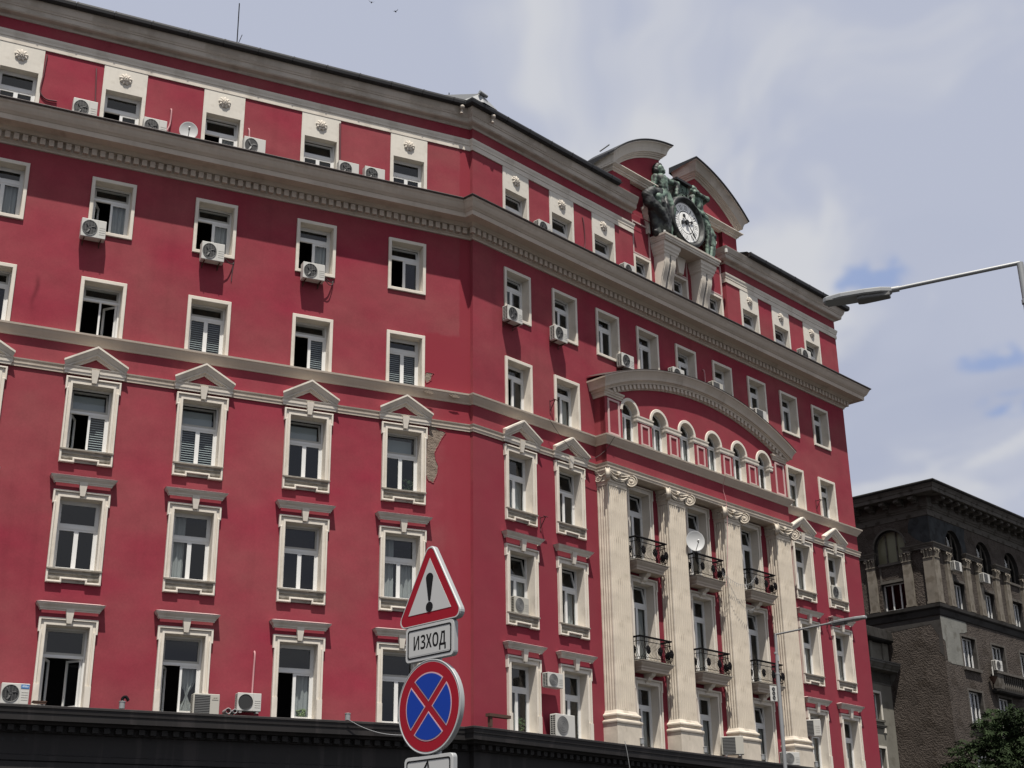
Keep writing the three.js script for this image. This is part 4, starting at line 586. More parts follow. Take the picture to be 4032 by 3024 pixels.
function acUnit(label, w, uL, uR, h, top, dFront, style, o = {}) {
  const wd = uR - uL, hh = top - h, a = thing('air_conditioner', label, 'air conditioner', P(w, (uL + uR) / 2, h, dFront - .31 - (o.back || 0)), FR[w].yaw + (o.turn || 0), 'air conditioner units on the facades');
  a.userData.group = undefined; delete a.userData.group;
  const m = o.m || M.ac, s = [wd / .80, hh / .58, 1]; const add = (n, g, mm) => { const x = part(n, g, mm, a); x.scale.set(...s); return x; };
  add('casing', acG.body, m);
  if (style === 'louver') { add('grille_recess', acG.louverBack, M.coil); add('grille', acG.louver, M.acGrey); }
  else if (style === 'net') add('fan_grille', acG.net, M.acGrey);
  else { add('fan_opening', acG.disc, M.coil); if (style === 'fan') { const f = add('fan', fanBlades, M.acGrey); f.position.set(-.13 * s[0], .29 * s[1], .31); add('fan_ring', acG.ring, M.acGrey); } else if (style === 'dark') add('fan_ring', acG.ring, M.coil); else { const f = add('fan', fanBlades, M.fanDark); f.position.set(-.13 * s[0], .29 * s[1], .308); add('fan_grille', acG.bars, M.acGrey); } }
  if (o.panel !== 0) add('louvred_panel', acG.panel, M.acGrey === 0 ? m : M.acBeige);
  if (w === 'b' || o.coil) { add('coil', acG.coil, M.coil); add('coil_guard', acG.coilGrid, m); }
  if (o.br) for (const x of [-.27, .27]) part('bracket', acG.bracket, M.rust, a).position.x = x * s[0];
  if (o.feet) part('feet', acG.feet, M.ac, a);
  if (o.badge) o.badge(a, s);
  return a;
}
const badge = (txt, bg, fg, x0, x1, y0, y1, font) => (a, s) => { const t = canvasTex(256, 96, (g, w, h) => { g.fillStyle = bg; g.fillRect(0, 0, w, h); g.fillStyle = fg; g.font = font; const m = g.measureText(txt).width; g.save(); g.translate(w / 2, 66); g.scale(Math.min(1, 220 / m), 1); g.fillText(txt, -m / 2, 0); g.restore(); }); const p = new THREE.PlaneGeometry(x1 - x0, y1 - y0).translate((x0 + x1) / 2, (y0 + y1) / 2, .3085); const q = part('badge', p, mat({ map: t, roughness: .5 }), a); q.scale.set(...s); };
acUnit('white barred air conditioner on the upper ledge left of the second attic window', 'a', 4.18, 4.97, 26.68, 27.38, .50, 'bars');
acUnit('white barred air conditioner on the upper ledge just right of the second attic window', 'a', 6.51, 7.29, 26.60, 27.25, .50, 'bars');
acUnit('white air conditioner with open black fan on the upper ledge', 'a', 9.97, 10.74, 26.72, 27.38, .50, 'fan', { panel: 0 });
acUnit('left one of two white air conditioners side by side on the upper ledge', 'a', 13.45, 14.21, 26.68, 27.26, .50, 'bars', { panel: 0 });
acUnit('right one of two white air conditioners side by side on the upper ledge', 'a', 14.44, 15.21, 26.68, 27.27, .50, 'bars', { panel: 0 });
acUnit('white air conditioner on the upper ledge left of the second attic window past the corner', 'b', 35.53, 36.27, 26.66, 27.27, .50, 'bars');
acUnit('half hidden white air conditioner on the upper ledge left of the gable consoles', 'b', 40.80, 41.50, 26.60, 27.24, .50, 'bars');
acUnit('white air conditioner on the upper ledge at the far right attic window', 'b', 54.25, 55.05, 26.66, 27.35, .50, 'bars');
acUnit('white air conditioner on brackets at the lower left of the second window under the dentils', 'a', 4.89, 5.67, 22.42, 23.07, .42, 'bars', { br: 1 });
acUnit('white air conditioner on brackets under the third window below the dentils, cable at its right', 'a', 8.81, 9.58, 22.40, 23.06, .42, 'bars', { br: 1 });
acUnit('bracketed white air conditioner under a window below the dentils, hose loop at its right', 'a', 12.33, 13.12, 22.40, 23.01, .42, 'bars', { br: 1 });
acUnit('white air conditioner under the first top floor window right of the corner', 'b', 33.80, 34.58, 22.46, 23.06, .42, 'bars', { br: 1 });
acUnit('white air conditioner under the second top floor window right of the corner', 'b', 36.41, 37.12, 22.45, 23.06, .42, 'bars', { br: 1 });
acUnit('white air conditioner on the wall above the left end of the arched pediment', 'b', 40.45, 41.21, 22.50, 23.08, .42, 'bars', { br: 1 });
acUnit('white air conditioner rising behind the left half of the arched pediment', 'b', 43.87, 44.64, 22.86, 23.44, .42, 'bars');
acUnit('square beige air conditioner behind the crown of the arched pediment below a red pipe', 'b', 46.70, 47.46, 22.98, 23.58, .42, 'louver', { m: M.acBeige });
acUnit('white box air conditioner behind the right half of the arched pediment', 'b', 49.94, 50.78, 22.60, 23.15, .42, 'louver', { panel: 0 });
acUnit('white air conditioner with a blue plate at the bottom left of the photo', 'a', 4.15, 4.91, 7.52, 8.10, .50, 'bars', { badge: badge('Midea', '#3f77b0', '#dfe8ee', .15, .385, .44, .555, 'italic bold 64px sans-serif') });
acUnit('large beige air conditioner with slatted square grille on the dark ledge', 'a', 9.55, 10.34, 7.47, 8.09, .60, 'louver', { m: M.acBeige, panel: 0, badge: badge('ALIA', '#b9b4a6', '#3a3a38', .16, .36, .42, .50, 'italic bold 70px sans-serif'), coil: 1 });
acUnit('white air conditioner with black round fan raised on feet on the dark ledge', 'a', 10.91, 11.64, 7.66, 8.20, .50, 'dark', { feet: 1, coil: 1 });
acUnit('small white air conditioner fixed to the red wall left of the second lowest window', 'b', 35.48, 36.23, 9.16, 9.66, .52, 'net', { br: 0 });
acUnit('large white air conditioner with round grey grille standing on the dark ledge below another unit', 'b', 35.78, 36.76, 7.52, 8.28, .56, 'net', { panel: 0 });
acUnit('beige air conditioner standing on the sill inside a cream window frame beside the corner', 'b', 34.34, 35.06, 11.62, 12.22, .05, 'net', { m: M.acBeige });
acUnit('grey white air conditioner on the sill of the far right pediment window', 'b', 55.55, 56.35, 15.36, 15.97, .12, 'bars', { m: M.acBeige });
{ const t = -.95; acUnit('white air conditioner turned sideways at the foot of the third fluted column', 'b', 45.75, 46.60, 7.62, 8.32, .80, 'louver', { turn: t, feet: 1, m: M.acBeige, panel: 0 });
  acUnit('boxy white air conditioner hung sideways in a low window right of the columns', 'b', 52.3, 53.1, 8.88, 9.58, .42, 'louver', { turn: -1.1 });
  acUnit('white air conditioner at the foot of the fourth fluted column partly behind the lamp pole', 'b', 49.75, 50.55, 7.50, 8.02, .72, 'net', { turn: -.35 }); }

// ------------------------------------------------ satellite dishes, pipes, cables, small things
function dish(label, w, u, h, d, r, ry, rx) {
  const g = thing('satellite_dish', label, 'satellite dish', P(w, u, h, d), FR[w].yaw + ry);
  const q = []; for (let i = 0; i <= 10; i++) { const x = i / 10 * r; q.push(new THREE.Vector2(x, x * x * .45)); } for (let i = 10; i >= 0; i--) { const x = i / 10 * r; q.push(new THREE.Vector2(x, x * x * .45 - .012)); }
  const bowl = part('reflector', new THREE.LatheGeometry(q, 40).scale(.92, 1, 1).rotateX(Math.PI / 2 - rx), M.dish, g);
  const f = [.12 * r, -.5 * r * Math.cos(rx) + .1, r * 1.0];
  part('feed_arm', [bar([0, -r * .95, .05], [0, -.15, r * 1.05], .014), bar([0, -.15, r * 1.05], [0, -.06, r * .95], .03), bar([0, -.02, -.02], [0, -.25, -.25], .02), bar([0, -.25, -.25], [0, -r - .15, -.22], .022)], M.acGrey, g);
  part('receiver', new THREE.CylinderGeometry(.035, .03, .12, 10).rotateX(1.0).translate(0, -.08, r * .98), M.dish, g);
}
dish('white satellite dish on the upper ledge of the left wing beside an attic window', 'a', 8.02, 27.04, .50, .34, -.12, -.04);
dish('white satellite dish fixed above the railing of the middle upper balcony', 'b', 44.12, 15.80, .78, .42, -.62, .02);
function pipe(label, w, pts, r, m, name = 'wall_pipe', cat = 'pipe') { const g = thing(name, label, cat, P(w, pts[0][0], pts[0][1], 0), FR[w].yaw); const q = pts.map(([u, h, d]) => [u - pts[0][0], h - pts[0][1], d ?? .04]); part(name === 'cable' ? 'strand' : 'run', tube(q, r, Math.max(16, pts.length * 8), 6), m, g); return g; }
pipe('dark red pipe bending at its foot on the red attic wall at the far left', 'a', [[3.21, 29.02], [3.18, 28.3], [3.16, 27.54], [3.34, 27.34], [3.70, 27.34]], .028, M.redPipe);
pipe('dark red double pipe on the attic wall beside the second attic window', 'a', [[4.84, 28.97, .03], [4.86, 28.6, .06], [4.94, 27.4, .05]], .026, M.redPipe);
pipe('short pink pipe above the upper ledge left of the satellite dish', 'a', [[7.45, 28.05, .02], [7.46, 28.0, .08], [7.45, 27.4, .08], [7.36, 27.1, .1]], .030, M.pink);
pipe('short pink pipe behind the air conditioner with the open black fan', 'a', [[10.21, 27.98, .02], [10.22, 27.9, .08], [10.24, 27.2, .1]], .030, M.pink);
pipe('dark red downpipe between the fourth attic window and a red panel', 'a', [[13.58, 29.05, .05], [13.58, 28.6, .07], [13.62, 27.1, .07]], .040, M.redPipe);
pipe('pink pipe rising above the air conditioner with black fan on the dark ledge', 'a', [[11.47, 9.55, .02], [11.47, 9.48, .08], [11.46, 8.9, .09], [11.44, 8.1, .12]], .030, M.pink);
pipe('thin pink pipe above the beige air conditioner behind the arched pediment', 'b', [[46.55, 24.15, .02], [46.55, 24.1, .08], [46.56, 23.2, .1]], .028, M.pink);
pipe('thin red pipe on the attic wall past the corner, over an air conditioner', 'b', [[38.72, 28.72, .02], [38.75, 28.5, .05], [38.78, 27.4, .05], [38.5, 26.9, .1]], .022, M.redPipe);
for (const [lab, w, u, h, k] of [['loop of dark hoses beside the air conditioner under the fourth window below the dentils', 'a', 13.14, 22.55, 1], ['dark cable from the air conditioner under the third window below the dentils', 'a', 9.60, 22.55, .8]]) {
  const g = thing('hose', lab, 'hose', P(w, u, h, 0), FR[w].yaw); part('run', [tube([[0, .08, .3], [.18, -.02, .2], [.36, .02, .05], [.42, .14, .0]], .018), ...(k === 1 ? [tube([[0, 0, .28], [.22, -.16, .2], [.38, -.04, .06], [.42, .14, 0]], .014)] : [tube([[.42, .14, .01], [.38, -.1, .03], [.36, -.62, .02]], .013)])], M.wire, g);
}
pipe('pale cable hanging in a bow over the dark ledge left of the road sign', 'a', [[14.25, 7.50, .95], [14.7, 7.30, .95], [15.3, 7.14, .95], [16.0, 7.10, .95], [16.9, 7.2, .95], [17.4, 7.3, .95]], .011, M.galv, 'cable', 'cable');
pipe('grey cable hanging down over the dark ledge below the first fluted column', 'b', [[38.95, 7.56, .94], [39.05, 7.1, .96], [39.2, 6.3, .95], [39.3, 5.2, .95], [39.32, 4.2, .9]], .012, M.galv, 'cable', 'cable');
pipe('thin dark cable crossing the band above the second pediment right of the corner', 'b', [[36.1, 19.15, .26], [36.6, 18.65, .3], [37.4, 18.15, .32], [38.3, 18.05, .34], [39.0, 18.5, .5], [39.3, 19.1, .8]], .009, M.wire, 'cable', 'cable');
pipe('thin pink cable hanging over the red frieze above the third fluted column', 'b', [[46.6, 19.15, .80], [46.62, 18.6, .60], [46.66, 18.05, .68], [46.5, 16.0, .7], [46.2, 14.3, .7]], .009, M.pink, 'cable', 'cable');
{ const g = thing('string_lights', 'thin string of drop lights hung in two bows across the third fluted column', 'string lights', P('b', 45.9, 14.6, .62), FR.b.yaw); const q = [];
  for (const pts of [[[0, .35, .1], [.6, .05, .1], [1.3, -.05, .1], [2.0, .1, .1], [2.6, .55, .05]], [[0, .3, .1], [.5, -.15, .1], [1.1, -.8, .1], [1.8, -1.05, .1], [2.4, -.85, 0]]]) { q.push(tube(pts, .007, 40, 4)); const c = new THREE.CatmullRomCurve3(pts.map((p) => new THREE.Vector3(...p))); for (let i = 1; i < 20; i++) { const p = c.getPoint(i / 20); q.push(box(p.x - .006, p.x + .006, p.y - .10 - (i % 3) * .03, p.y, p.z - .004, p.z + .004)); } } part('strand', q, M.galv, g); }
for (const [lab, w, u, h, d] of [['short grey vent pipe with a bent dark cap on the dark ledge', 'a', 7.50, 7.55, .55], ['short pale vent pipe on the dark ledge right of the third window', 'a', 14.39, 7.55, .55], ['small square grey vent box at the foot of the first fluted column', 'b', 40.25, 7.60, .68], ['small grey vent box at the foot of the second fluted column', 'b', 44.1, 7.58, .66], ['small grey vent box at the foot of the third fluted column', 'b', 47.95, 7.58, .66], ['small grey vent box at the foot of the fourth fluted column', 'b', 51.9, 7.56, .66]]) {
  const g = thing('vent_pipe', lab, 'vent', P(w, u, h, d), FR[w].yaw); part('stub', new THREE.CylinderGeometry(.085, .085, .2, 14).translate(0, .08, 0), M.steel, g); part('rim', new THREE.TorusGeometry(.087, .012, 6, 18).rotateX(Math.PI / 2).translate(0, .18, 0), M.galv, g); if (u < 8) part('cowl', tube([[0, .16, -.05], [.02, .30, -.06], [.10, .33, -.05], [.18, .22, -.04]], .045, 16, 8), M.iron, g);
}
{ const g = thing('pipe_offcuts', 'two open ends of grey pipe lying under the air conditioner with black fan', 'pipes', P('a', 10.62, 7.62, .5), FR.a.yaw); for (const [x, r] of [[0, .09], [.20, .07]]) part('pipe_end', new THREE.LatheGeometry([[r - .02, -.3], [r, -.3], [r, .1], [r - .02, .1], [r - .02, -.3]].map((p) => new THREE.Vector2(...p)), 20).rotateX(Math.PI / 2).translate(x, 0, 0), M.galv, g); }
{ const g = thing('rusty_beam', 'rusty steel beam end sticking out of the wall above the dark ledge near the corner', 'beam', P('b', 32.6, 7.72, .45), FR.b.yaw); part('beam', [box(0, 1.0, .18, .28, -.15, .05), box(.05, .16, -.15, .18, -.1, .02)], M.rust, g); const h = thing('rusty_tray', 'rusty flat tray edge at the foot of the lowest left window', 'tray', P('a', 5.02, 7.57, .4), FR.a.yaw); part('tray', [box(0, .38, .03, .06, -.1, .2), box(.02, .36, -.03, .03, .17, .19)], M.rust, h); }
for (const [lab, u, h] of [['small red iron wall bracket left of a second storey pediment window', 36.72 - .95, 15.0], ['small red iron wall bracket between the two right hand windows below the hoods', 54.9, 14.0], ['small red iron wall bracket beside the far right window above the band course', 55.0, 19.6], ['small dark iron wall bracket left of the window beside the arched loggia', 36.45, 19.7]]) { const g = thing('wall_bracket', lab, 'bracket', P('b', u, h, 0), FR.b.yaw); part('iron_frame', [bar([0, .3, 0], [0, .3, .28], .02), bar([0, -.1, 0], [0, .3, .28], .02), bar([0, -.2, .01], [0, .35, .01], .02), bar([-.12, .3, .28], [.12, .3, .28], .018)], M.redPipe, g); }
// antennas on the roof
{ const g = thing('antenna', 'tall thin antenna rod with a short side rod on the roof edge', 'antenna', P('a', 9.95, 32.0, -1.6), FR.a.yaw); part('rod', bar([0, 0, 0], [-.02, 2.35, 0], .022, 5), M.iron, g); part('side_rod', bar([.02, .45, 0], [.17, .98, 0], .013, 5), M.iron, g);
  const h = thing('antenna', 'short thin rod standing on the roof just left of the corner ridge cap', 'antenna', P('a', 18.45, 31.6, -1.2), FR.a.yaw); part('rod', bar([0, 0, 0], [0, .86, 0], .02, 5), M.iron, h); }
// fallen plaster: bare brick and old mortar, sunk a little into the wall
{
  const bare = mat({ map: tex(512, 512, (x, y) => { const a = fbm(x * 9, y * 9, 601, 5, 9), b = smooth(.45, .6, fbm(x * 7 + 2, y * 14, 602, 4, 7)), row = Math.abs(((y * 10) % 1) - .5) > .42 ? .75 : 1; return mixc([.17, .135, .105], [.34, .29, .235], a * .6 + b * .4).map((v, i) => v * row * (i === 0 ? 1.04 : 1)); }), bumpMap: roughBump, bumpScale: .03, roughness: .95 }, 1.0);
  const rough = (pts, seed) => { const r = rng(seed), o = []; for (let i = 0; i < pts.length; i++) { const a = pts[i], b = pts[(i + 1) % pts.length], n = 5; for (let k = 0; k < n; k++) { const t = k / n, j = k ? .03 : .012; o.push([a[0] + (b[0] - a[0]) * t + (r() - .5) * j, a[1] + (b[1] - a[1]) * t + (r() - .5) * j]); } } return o; };
  const p1 = [[17.24, 17.80], [17.46, 17.82], [17.52, 17.74], [17.88, 17.64], [17.75, 17.43], [17.62, 17.18], [17.46, 16.85], [17.49, 16.61], [17.60, 16.33], [17.54, 16.03], [17.43, 15.74], [17.24, 15.79], [17.14, 15.98], [17.13, 16.5], [17.15, 17.2]];
  const p2 = [[17.06, 19.78], [17.2, 19.8], [17.4, 19.79], [17.31, 19.69], [17.31, 19.51], [17.11, 19.37], [17.05, 19.51]];
  for (const [p, s] of [[p1, 3], [p2, 4]]) { const o = rough(p, s), c = o.reduce((a, q) => [a[0] + q[0] / o.length, a[1] + q[1] / o.length], [0, 0]); rp('bare_patch', 'a', new THREE.ShapeGeometry(shape(o)).translate(0, 0, .004), bare);
    const rim = o.map(([x, y]) => [c[0] + (x - c[0]) * 1.0, c[1] + (y - c[1]) * 1.0]); rp('broken_edge', 'a', tube([...rim, rim[0]].map(([x, y]) => [x, y, .006]), .014, 160, 5), M.red); }
  for (const u of [16.9, 17.9]) rp('bare_patch', 'a', new THREE.ShapeGeometry(shape(rough([[u, 18.96], [u + .35, 18.97], [u + .42, 18.9], [u + .3, 18.86], [u + .05, 18.9]], 9))).rotateX(-.0).translate(0, .05, .215), bare);
}
// plants behind panes
{ const pg = (seed, n, s) => { const r = rng(seed), q = []; for (let i = 0; i < n; i++) q.push(new THREE.SphereGeometry(1, 5, 4).scale(.07 * s, .025 * s, .05 * s).rotateZ(r() * 3).rotateY(r() * 6).translate((r() - .5) * .35 * s, r() * .38 * s, (r() - .5) * .12 * s)); return mergeGeometries(q.map(prep)); };
  for (const [lab, w, u, h, s, col] of [['pale leafy pot plant behind the pane of the third lowest window', 'a', 13.2, 7.62, .8, [.25, .30, .13]], ['dark leafy pot plant behind the pane beside the bare plaster patch', 'a', 16.68, 15.42, 1.1, [.03, .05, .02]], ['leafy pot plant behind the pane of the first lowest window right of the corner', 'b', 35.0, 7.62, 1.3, [.06, .10, .04]]]) { const g = thing('pot_plant', lab, 'plant', P(w, u, h, -.46), FR[w].yaw); part('foliage', pg(u * 10 | 0, 40, s), mat({ color: C(...col), roughness: .8 }), g); part('pot', new THREE.CylinderGeometry(.09, .07, .12, 12).translate(0, -.04, 0), M.rust, g); } }

// ------------------------------------------------ road sign post
{
  const p = thing('road_sign', 'sign post with red warning triangle, exit plate and blue no stopping disc', 'road sign', [-.570, 0, -9.132], -.7767);
  const cy = 2.925, sh = 1.02;
  const aluBack = M.galv;
  part('post', [new THREE.CylinderGeometry(.030, .030, 3.84, 16).translate(0, 1.92, -.075)], M.galv, p);
  const rimTri = (s, r) => { const h = s * Math.sqrt(3) / 2, v = [[-s / 2, -h / 3], [s / 2, -h / 3], [0, 2 * h / 3]], o = []; const c = v.map(([x, y]) => { const l = Math.hypot(x, y); return [x * (1 - 2 * r / l), y * (1 - 2 * r / l)]; }); c.forEach(([x, y], i) => { const a0 = [-150, -30, 90][i]; for (let k = -3; k <= 3; k++) { const a = (a0 + k * 20) * Math.PI / 180; o.push([x + r * Math.cos(a), y + r * Math.sin(a)]); } }); return o; };
  const scaleP = (q, k) => q.map(([x, y]) => [x * k, y * k]);
  const white = mat({ color: C(.56, .56, .55), roughness: .8 }), rd = mat({ color: C(.34, .012, .026), roughness: .8 }), bl = mat({ color: C(.010, .050, .36), roughness: .8 }), bk = mat({ color: C(.012, .012, .013), roughness: .8 }), pk = mat({ color: C(.60, .40, .44), roughness: .8 });
  // triangle
  const T = group0('warning_triangle', 0, cy + .735);
  function group0(n, x, y) { const g = new THREE.Group(); g.name = n; g.position.set(x, y, 0); p.add(g); return g; }
  const tri = rimTri(.665, .045);
  part('tray', slab(shape(tri), -.038, 0, .006), M.galv, T); part('white_edge', slab(shape(scaleP(tri, .985), [scaleP(tri, .955)]), 0, .0030), white, T);
  part('red_border', slab(shape(scaleP(tri, .955)), -.001, .0018), rd, T);
  const inn = [[-.212, -.113], [.212, -.113], [0, .254]]; part('white_field', slab(shape(inn), .001, .0038), white, T); 
  const ex = []; for (let k = 0; k <= 10; k++) { const a = Math.PI * k / 10; ex.push([.036 * Math.cos(a), .118 + .034 * Math.sin(a)]); } ex.push([-.010, -.035], [0, -.042], [.010, -.035]);
  part('exclamation_bar', slab(shape(ex), .003, .0056), bk, T); part('exclamation_dot', new THREE.CylinderGeometry(.034, .034, .0026, 28).rotateX(Math.PI / 2).translate(0, -.080, .0043), bk, T);
  // plates
  const rr = (w, h, r) => { const o = []; for (const [cx, cy2, a0] of [[w / 2 - r, h / 2 - r, 0], [-w / 2 + r, h / 2 - r, 90], [-w / 2 + r, -h / 2 + r, 180], [w / 2 - r, -h / 2 + r, 270]]) for (let k = 0; k <= 5; k++) { const a = (a0 + k * 18) * Math.PI / 180; o.push([cx + r * Math.cos(a), cy2 + r * Math.sin(a)]); } return o; };
  const plate = (n, y, w, h) => { const g = group0(n, 0, y); part('tray', slab(shape(rr(w, h, .03)), -.036, 0, .005), M.galv, g); part('white_field', slab(shape(rr(w - .006, h - .006, .028)), -.001, .0018), white, g); part('black_border', slab(shape(rr(w - .045, h - .045, .020), [rr(w - .065, h - .065, .014)]), .001, .0036), bk, g); return g; };
  const e = plate('exit_plate', cy + .424, .476, .240);
  const et = canvasTex(1024, 448, (g, w, h) => { g.fillStyle = 'rgb(197,197,195)'; g.fillRect(0, 0, w, h); g.fillStyle = '#1a1a1b'; g.font = 'bold 330px sans-serif'; const m = g.measureText('ИЗХОД').width; g.save(); g.translate(w / 2, h / 2 + 120); g.scale(860 / m, 1.12); g.fillText('ИЗХОД', -m / 2, 0); g.restore(); });
  const eg = new THREE.PlaneGeometry(.392, .160); eg.userData.keepUV = true; part('lettering', eg.translate(0, 0, .0026), mat({ map: et, roughness: .8 }), e);
  const c = group0('no_stopping_disc', 0, cy);
  part('tray', new THREE.CylinderGeometry(.300, .300, .036, 64).rotateX(Math.PI / 2).translate(0, 0, -.019), M.galv, c); part('rim_bead', new THREE.TorusGeometry(.300, .006, 8, 72).translate(0, 0, -.002), M.galv, c);
  part('white_edge', slab(shape([...Array(72)].map((_, i) => [.297 * Math.cos(i / 36 * Math.PI), .297 * Math.sin(i / 36 * Math.PI)])), -.001, .0014), white, c);
  part('red_disc', slab(shape([...Array(72)].map((_, i) => [.288 * Math.cos(i / 36 * Math.PI), .288 * Math.sin(i / 36 * Math.PI)])), .001, .0026), rd, c);
  const sector = (a0, R, off) => { const o = []; const apex = off * Math.SQRT2; const d = Math.asin(off / R); for (let k = 0; k <= 14; k++) { const a = a0 - Math.PI / 4 + d + (Math.PI / 2 - 2 * d) * k / 14; o.push([R * Math.cos(a), R * Math.sin(a)]); } o.push([apex * Math.cos(a0), apex * Math.sin(a0)]); return o; };
  for (let i = 0; i < 4; i++) { part('white_outline', slab(shape(sector(i * Math.PI / 2, .222, .022)), .002, .0040), pk, c); part('blue_field', slab(shape(sector(i * Math.PI / 2, .213, .030)), .003, .0054), bl, c); }
  const t2 = plate('tow_plate', cy - .435, .466, .250);
  part('tow_truck_pictogram', [slab(shape([[-.01, .02], [.0, .09], [.018, .02]], [[[-.004, .026], [.0, .072], [.011, .026]]]), .0012, .0044), slab(shape([[-.17, -.08], [-.17, -.02], [-.13, .005], [-.08, .005], [-.08, -.03], [.15, -.03], [.15, -.08]]), .0012, .0044), bar([-.07, .0, .004], [.0, .09, .004], .005), new THREE.CylinderGeometry(.02, .02, .004, 16).rotateX(Math.PI / 2).translate(-.12, -.085, .004), new THREE.CylinderGeometry(.02, .02, .004, 16).rotateX(Math.PI / 2).translate(.09, -.085, .004)], bk, t2);
  part('clamp', [box(-.05, .05, cy - .16, cy - .12, -.1, -.037), box(-.05, .05, cy + .12, cy + .16, -.1, -.037), box(-.04, .04, cy + .40, cy + .44, -.1, -.037), box(-.04, .04, cy + .66, cy + .70, -.1, -.037), box(-.04, .04, cy - .46, cy - .42, -.1, -.037)], M.galv, p);
}
// ------------------------------------------------ street lamps
function lamp(label, pole, dir, armEnd, tip, base) {
  const ya = Math.atan2(-dir[1], dir[0]); const g = thing('street_lamp', label, 'street lamp', [base[0], 0, base[2]], 0);
  const L = (p) => [p[0] - base[0], p[1], p[2] - base[2]];
  const a = new THREE.Vector3(...armEnd), t = new THREE.Vector3(...tip), ax = t.clone().sub(a), len = ax.length(); ax.normalize();
  part('pole', [bar([0, 0, 0], [0, 5.5, 0], .085, 18), bar([0, 5.5, 0], [0, 9.2, 0], .065, 18), bar([0, 9.2, 0], L(pole), .048, 16)], M.steel, g);
  part('clamp_ring', [new THREE.CylinderGeometry(.062, .062, .06, 16).translate(0, pole[1] - .62, 0), new THREE.CylinderGeometry(.075, .075, .05, 16).translate(0, pole[1] - 1.3, 0), box(.03, .09, pole[1] - .9, pole[1] - .7, -.04, .06)], M.galv, g);
  part('arm', bar(L(pole), L(armEnd), .031, 14), M.steel, g);
  // flat lantern head: outline along the arm axis, underside with a glazed window
  const h = new THREE.Group(); h.name = 'lantern'; g.add(h); h.position.set(...L(armEnd)); const side = ax.clone().cross(new THREE.Vector3(0, 1, 0)).normalize(), up = side.clone().cross(ax).normalize(); h.quaternion.setFromRotationMatrix(new THREE.Matrix4().makeBasis(ax, up, side));
  const out = [[-.03, -.06], [.12, -.13], [.35, -.16], [len * .72, -.16], [len * .95, -.10], [len, -.05], [len, .05], [len * .95, .10], [len * .72, .16], [.35, .16], [.12, .13], [-.03, .06]];
  part('housing', slab(shape(out), -.035, .035, .02).rotateX(-Math.PI / 2), M.steel, h);
  part('gear_box', slab(shape([[.0, -.075], [.40, -.12], [.48, -.10], [.48, .10], [.40, .12], [0, .075]]), -.095, -.03, .015).rotateX(-Math.PI / 2), M.acGrey, h);
  part('spigot', bar([-.14, 0, 0], [.05, 0, 0], .045, 14), M.steel, h);
  part('lens', box(.52, len * .92, -.042, -.034, -.105, .105), mat({ color: C(.42, .36, .28), roughness: .25 }), h);
  part('lens_frame', slab(shape(rectPts(.49, len * .95, -.125, .125), [rectPts(.525, len * .915, -.1, .1)]), -.050, -.034).rotateX(-Math.PI / 2), M.acGrey, h);
}
lamp('nearer grey street lamp with long flat head, arm reaching left from the right edge', [7.4013, 10.4441, -18.0408], [-.94, -.34], [5.6538, 10.3303, -18.6768], [4.733, 10.3153, -19.012], [7.4013, 0, -18.0408]);
lamp('farther pale street lamp with its arm reaching right in front of the fluted columns', [8.732, 10.52, -46.182], [.72, .69], [10.335, 10.587, -44.66], [11.222, 10.60, -43.82], [8.69, 0, -46.19]);
{ const s = thing('number_plate', 'small white plate with black marks fixed on the pole of the farther street lamp', 'plate', [8.60, 8.55, -46.10], .5); part('plate', box(-.28, 0, -.25, .25, -.01, .01), M.ac, s); part('marks', [-.14, 0, .14].map((y) => new THREE.TorusGeometry(.045, .02, 6, 14).translate(-.14, y, .012)), M.coil, s); }
// ------------------------------------------------ birds
for (const [lab, x, y, z, r, s] of [['tiny dark bird flying near the top edge of the sky, higher of two', -11.75, 76.2, -99.3, .4, 1], ['tiny dark bird with raised wing in the sky, lower of two', -9.68, 75.37, -99.5, -.5, 1.1]]) {
  const b = thing('bird', lab, 'bird', [x, y, z], r); const wing = (k) => slab(shape([[0, -.04], [.16, .03], [.30, .0], [.18, .09], [0, .07]]), -.006, .006).rotateX(-1.2).rotateZ(.5).scale(k, 1, 1).scale(s, s, s);
  part('body', new THREE.SphereGeometry(1, 10, 8).scale(.045, .045, .13).scale(s, s, s), M.iron, b); part('wing', wing(1), M.iron, b); part('wing', wing(-1), M.iron, b); part('tail', slab(shape([[-.015, 0], [.015, 0], [.06, -.14], [0, -.09], [-.06, -.14]]), -.004, .004).rotateX(Math.PI / 2).translate(0, 0, .1).scale(s, s, s), M.iron, b);
}

// ------------------------------------------------ dark grey corner building across the side street
const gwall = mat({ map: stone([0.088, 0.074, 0.064], 701, 0.35, 0.3), bumpMap: roughBump, bumpScale: 0.06, roughness: 0.97 }, 2.2), gsmooth = mat({ map: stone([0.062, 0.058, 0.054], 702, 0.3, 0.35), bumpMap: plasterBump, bumpScale: .01, roughness: 0.95 }, 3), gtrim = mat({ map: stone([0.115, 0.105, 0.093], 703, 0.3, 0.45), roughness: 0.92 }, 2), gpil = mat({ map: stone([0.215, 0.192, 0.160], 704, 0.3, 0.3), roughness: 0.92 }, 2.2), gdark = mat({ map: stone([0.038, 0.036, 0.034], 705, 0.35, 0.4), roughness: 0.9 }, 3), gpatch = mat({ map: stone([0.215, 0.215, 0.195], 706, 0.16, 0.25), bumpMap: plasterBump, bumpScale: .01, roughness: 0.95 }, 2), gblue = mat({ map: stone([0.050, 0.054, 0.057], 707, 0.35, 0.3), roughness: 0.95 }, 2);
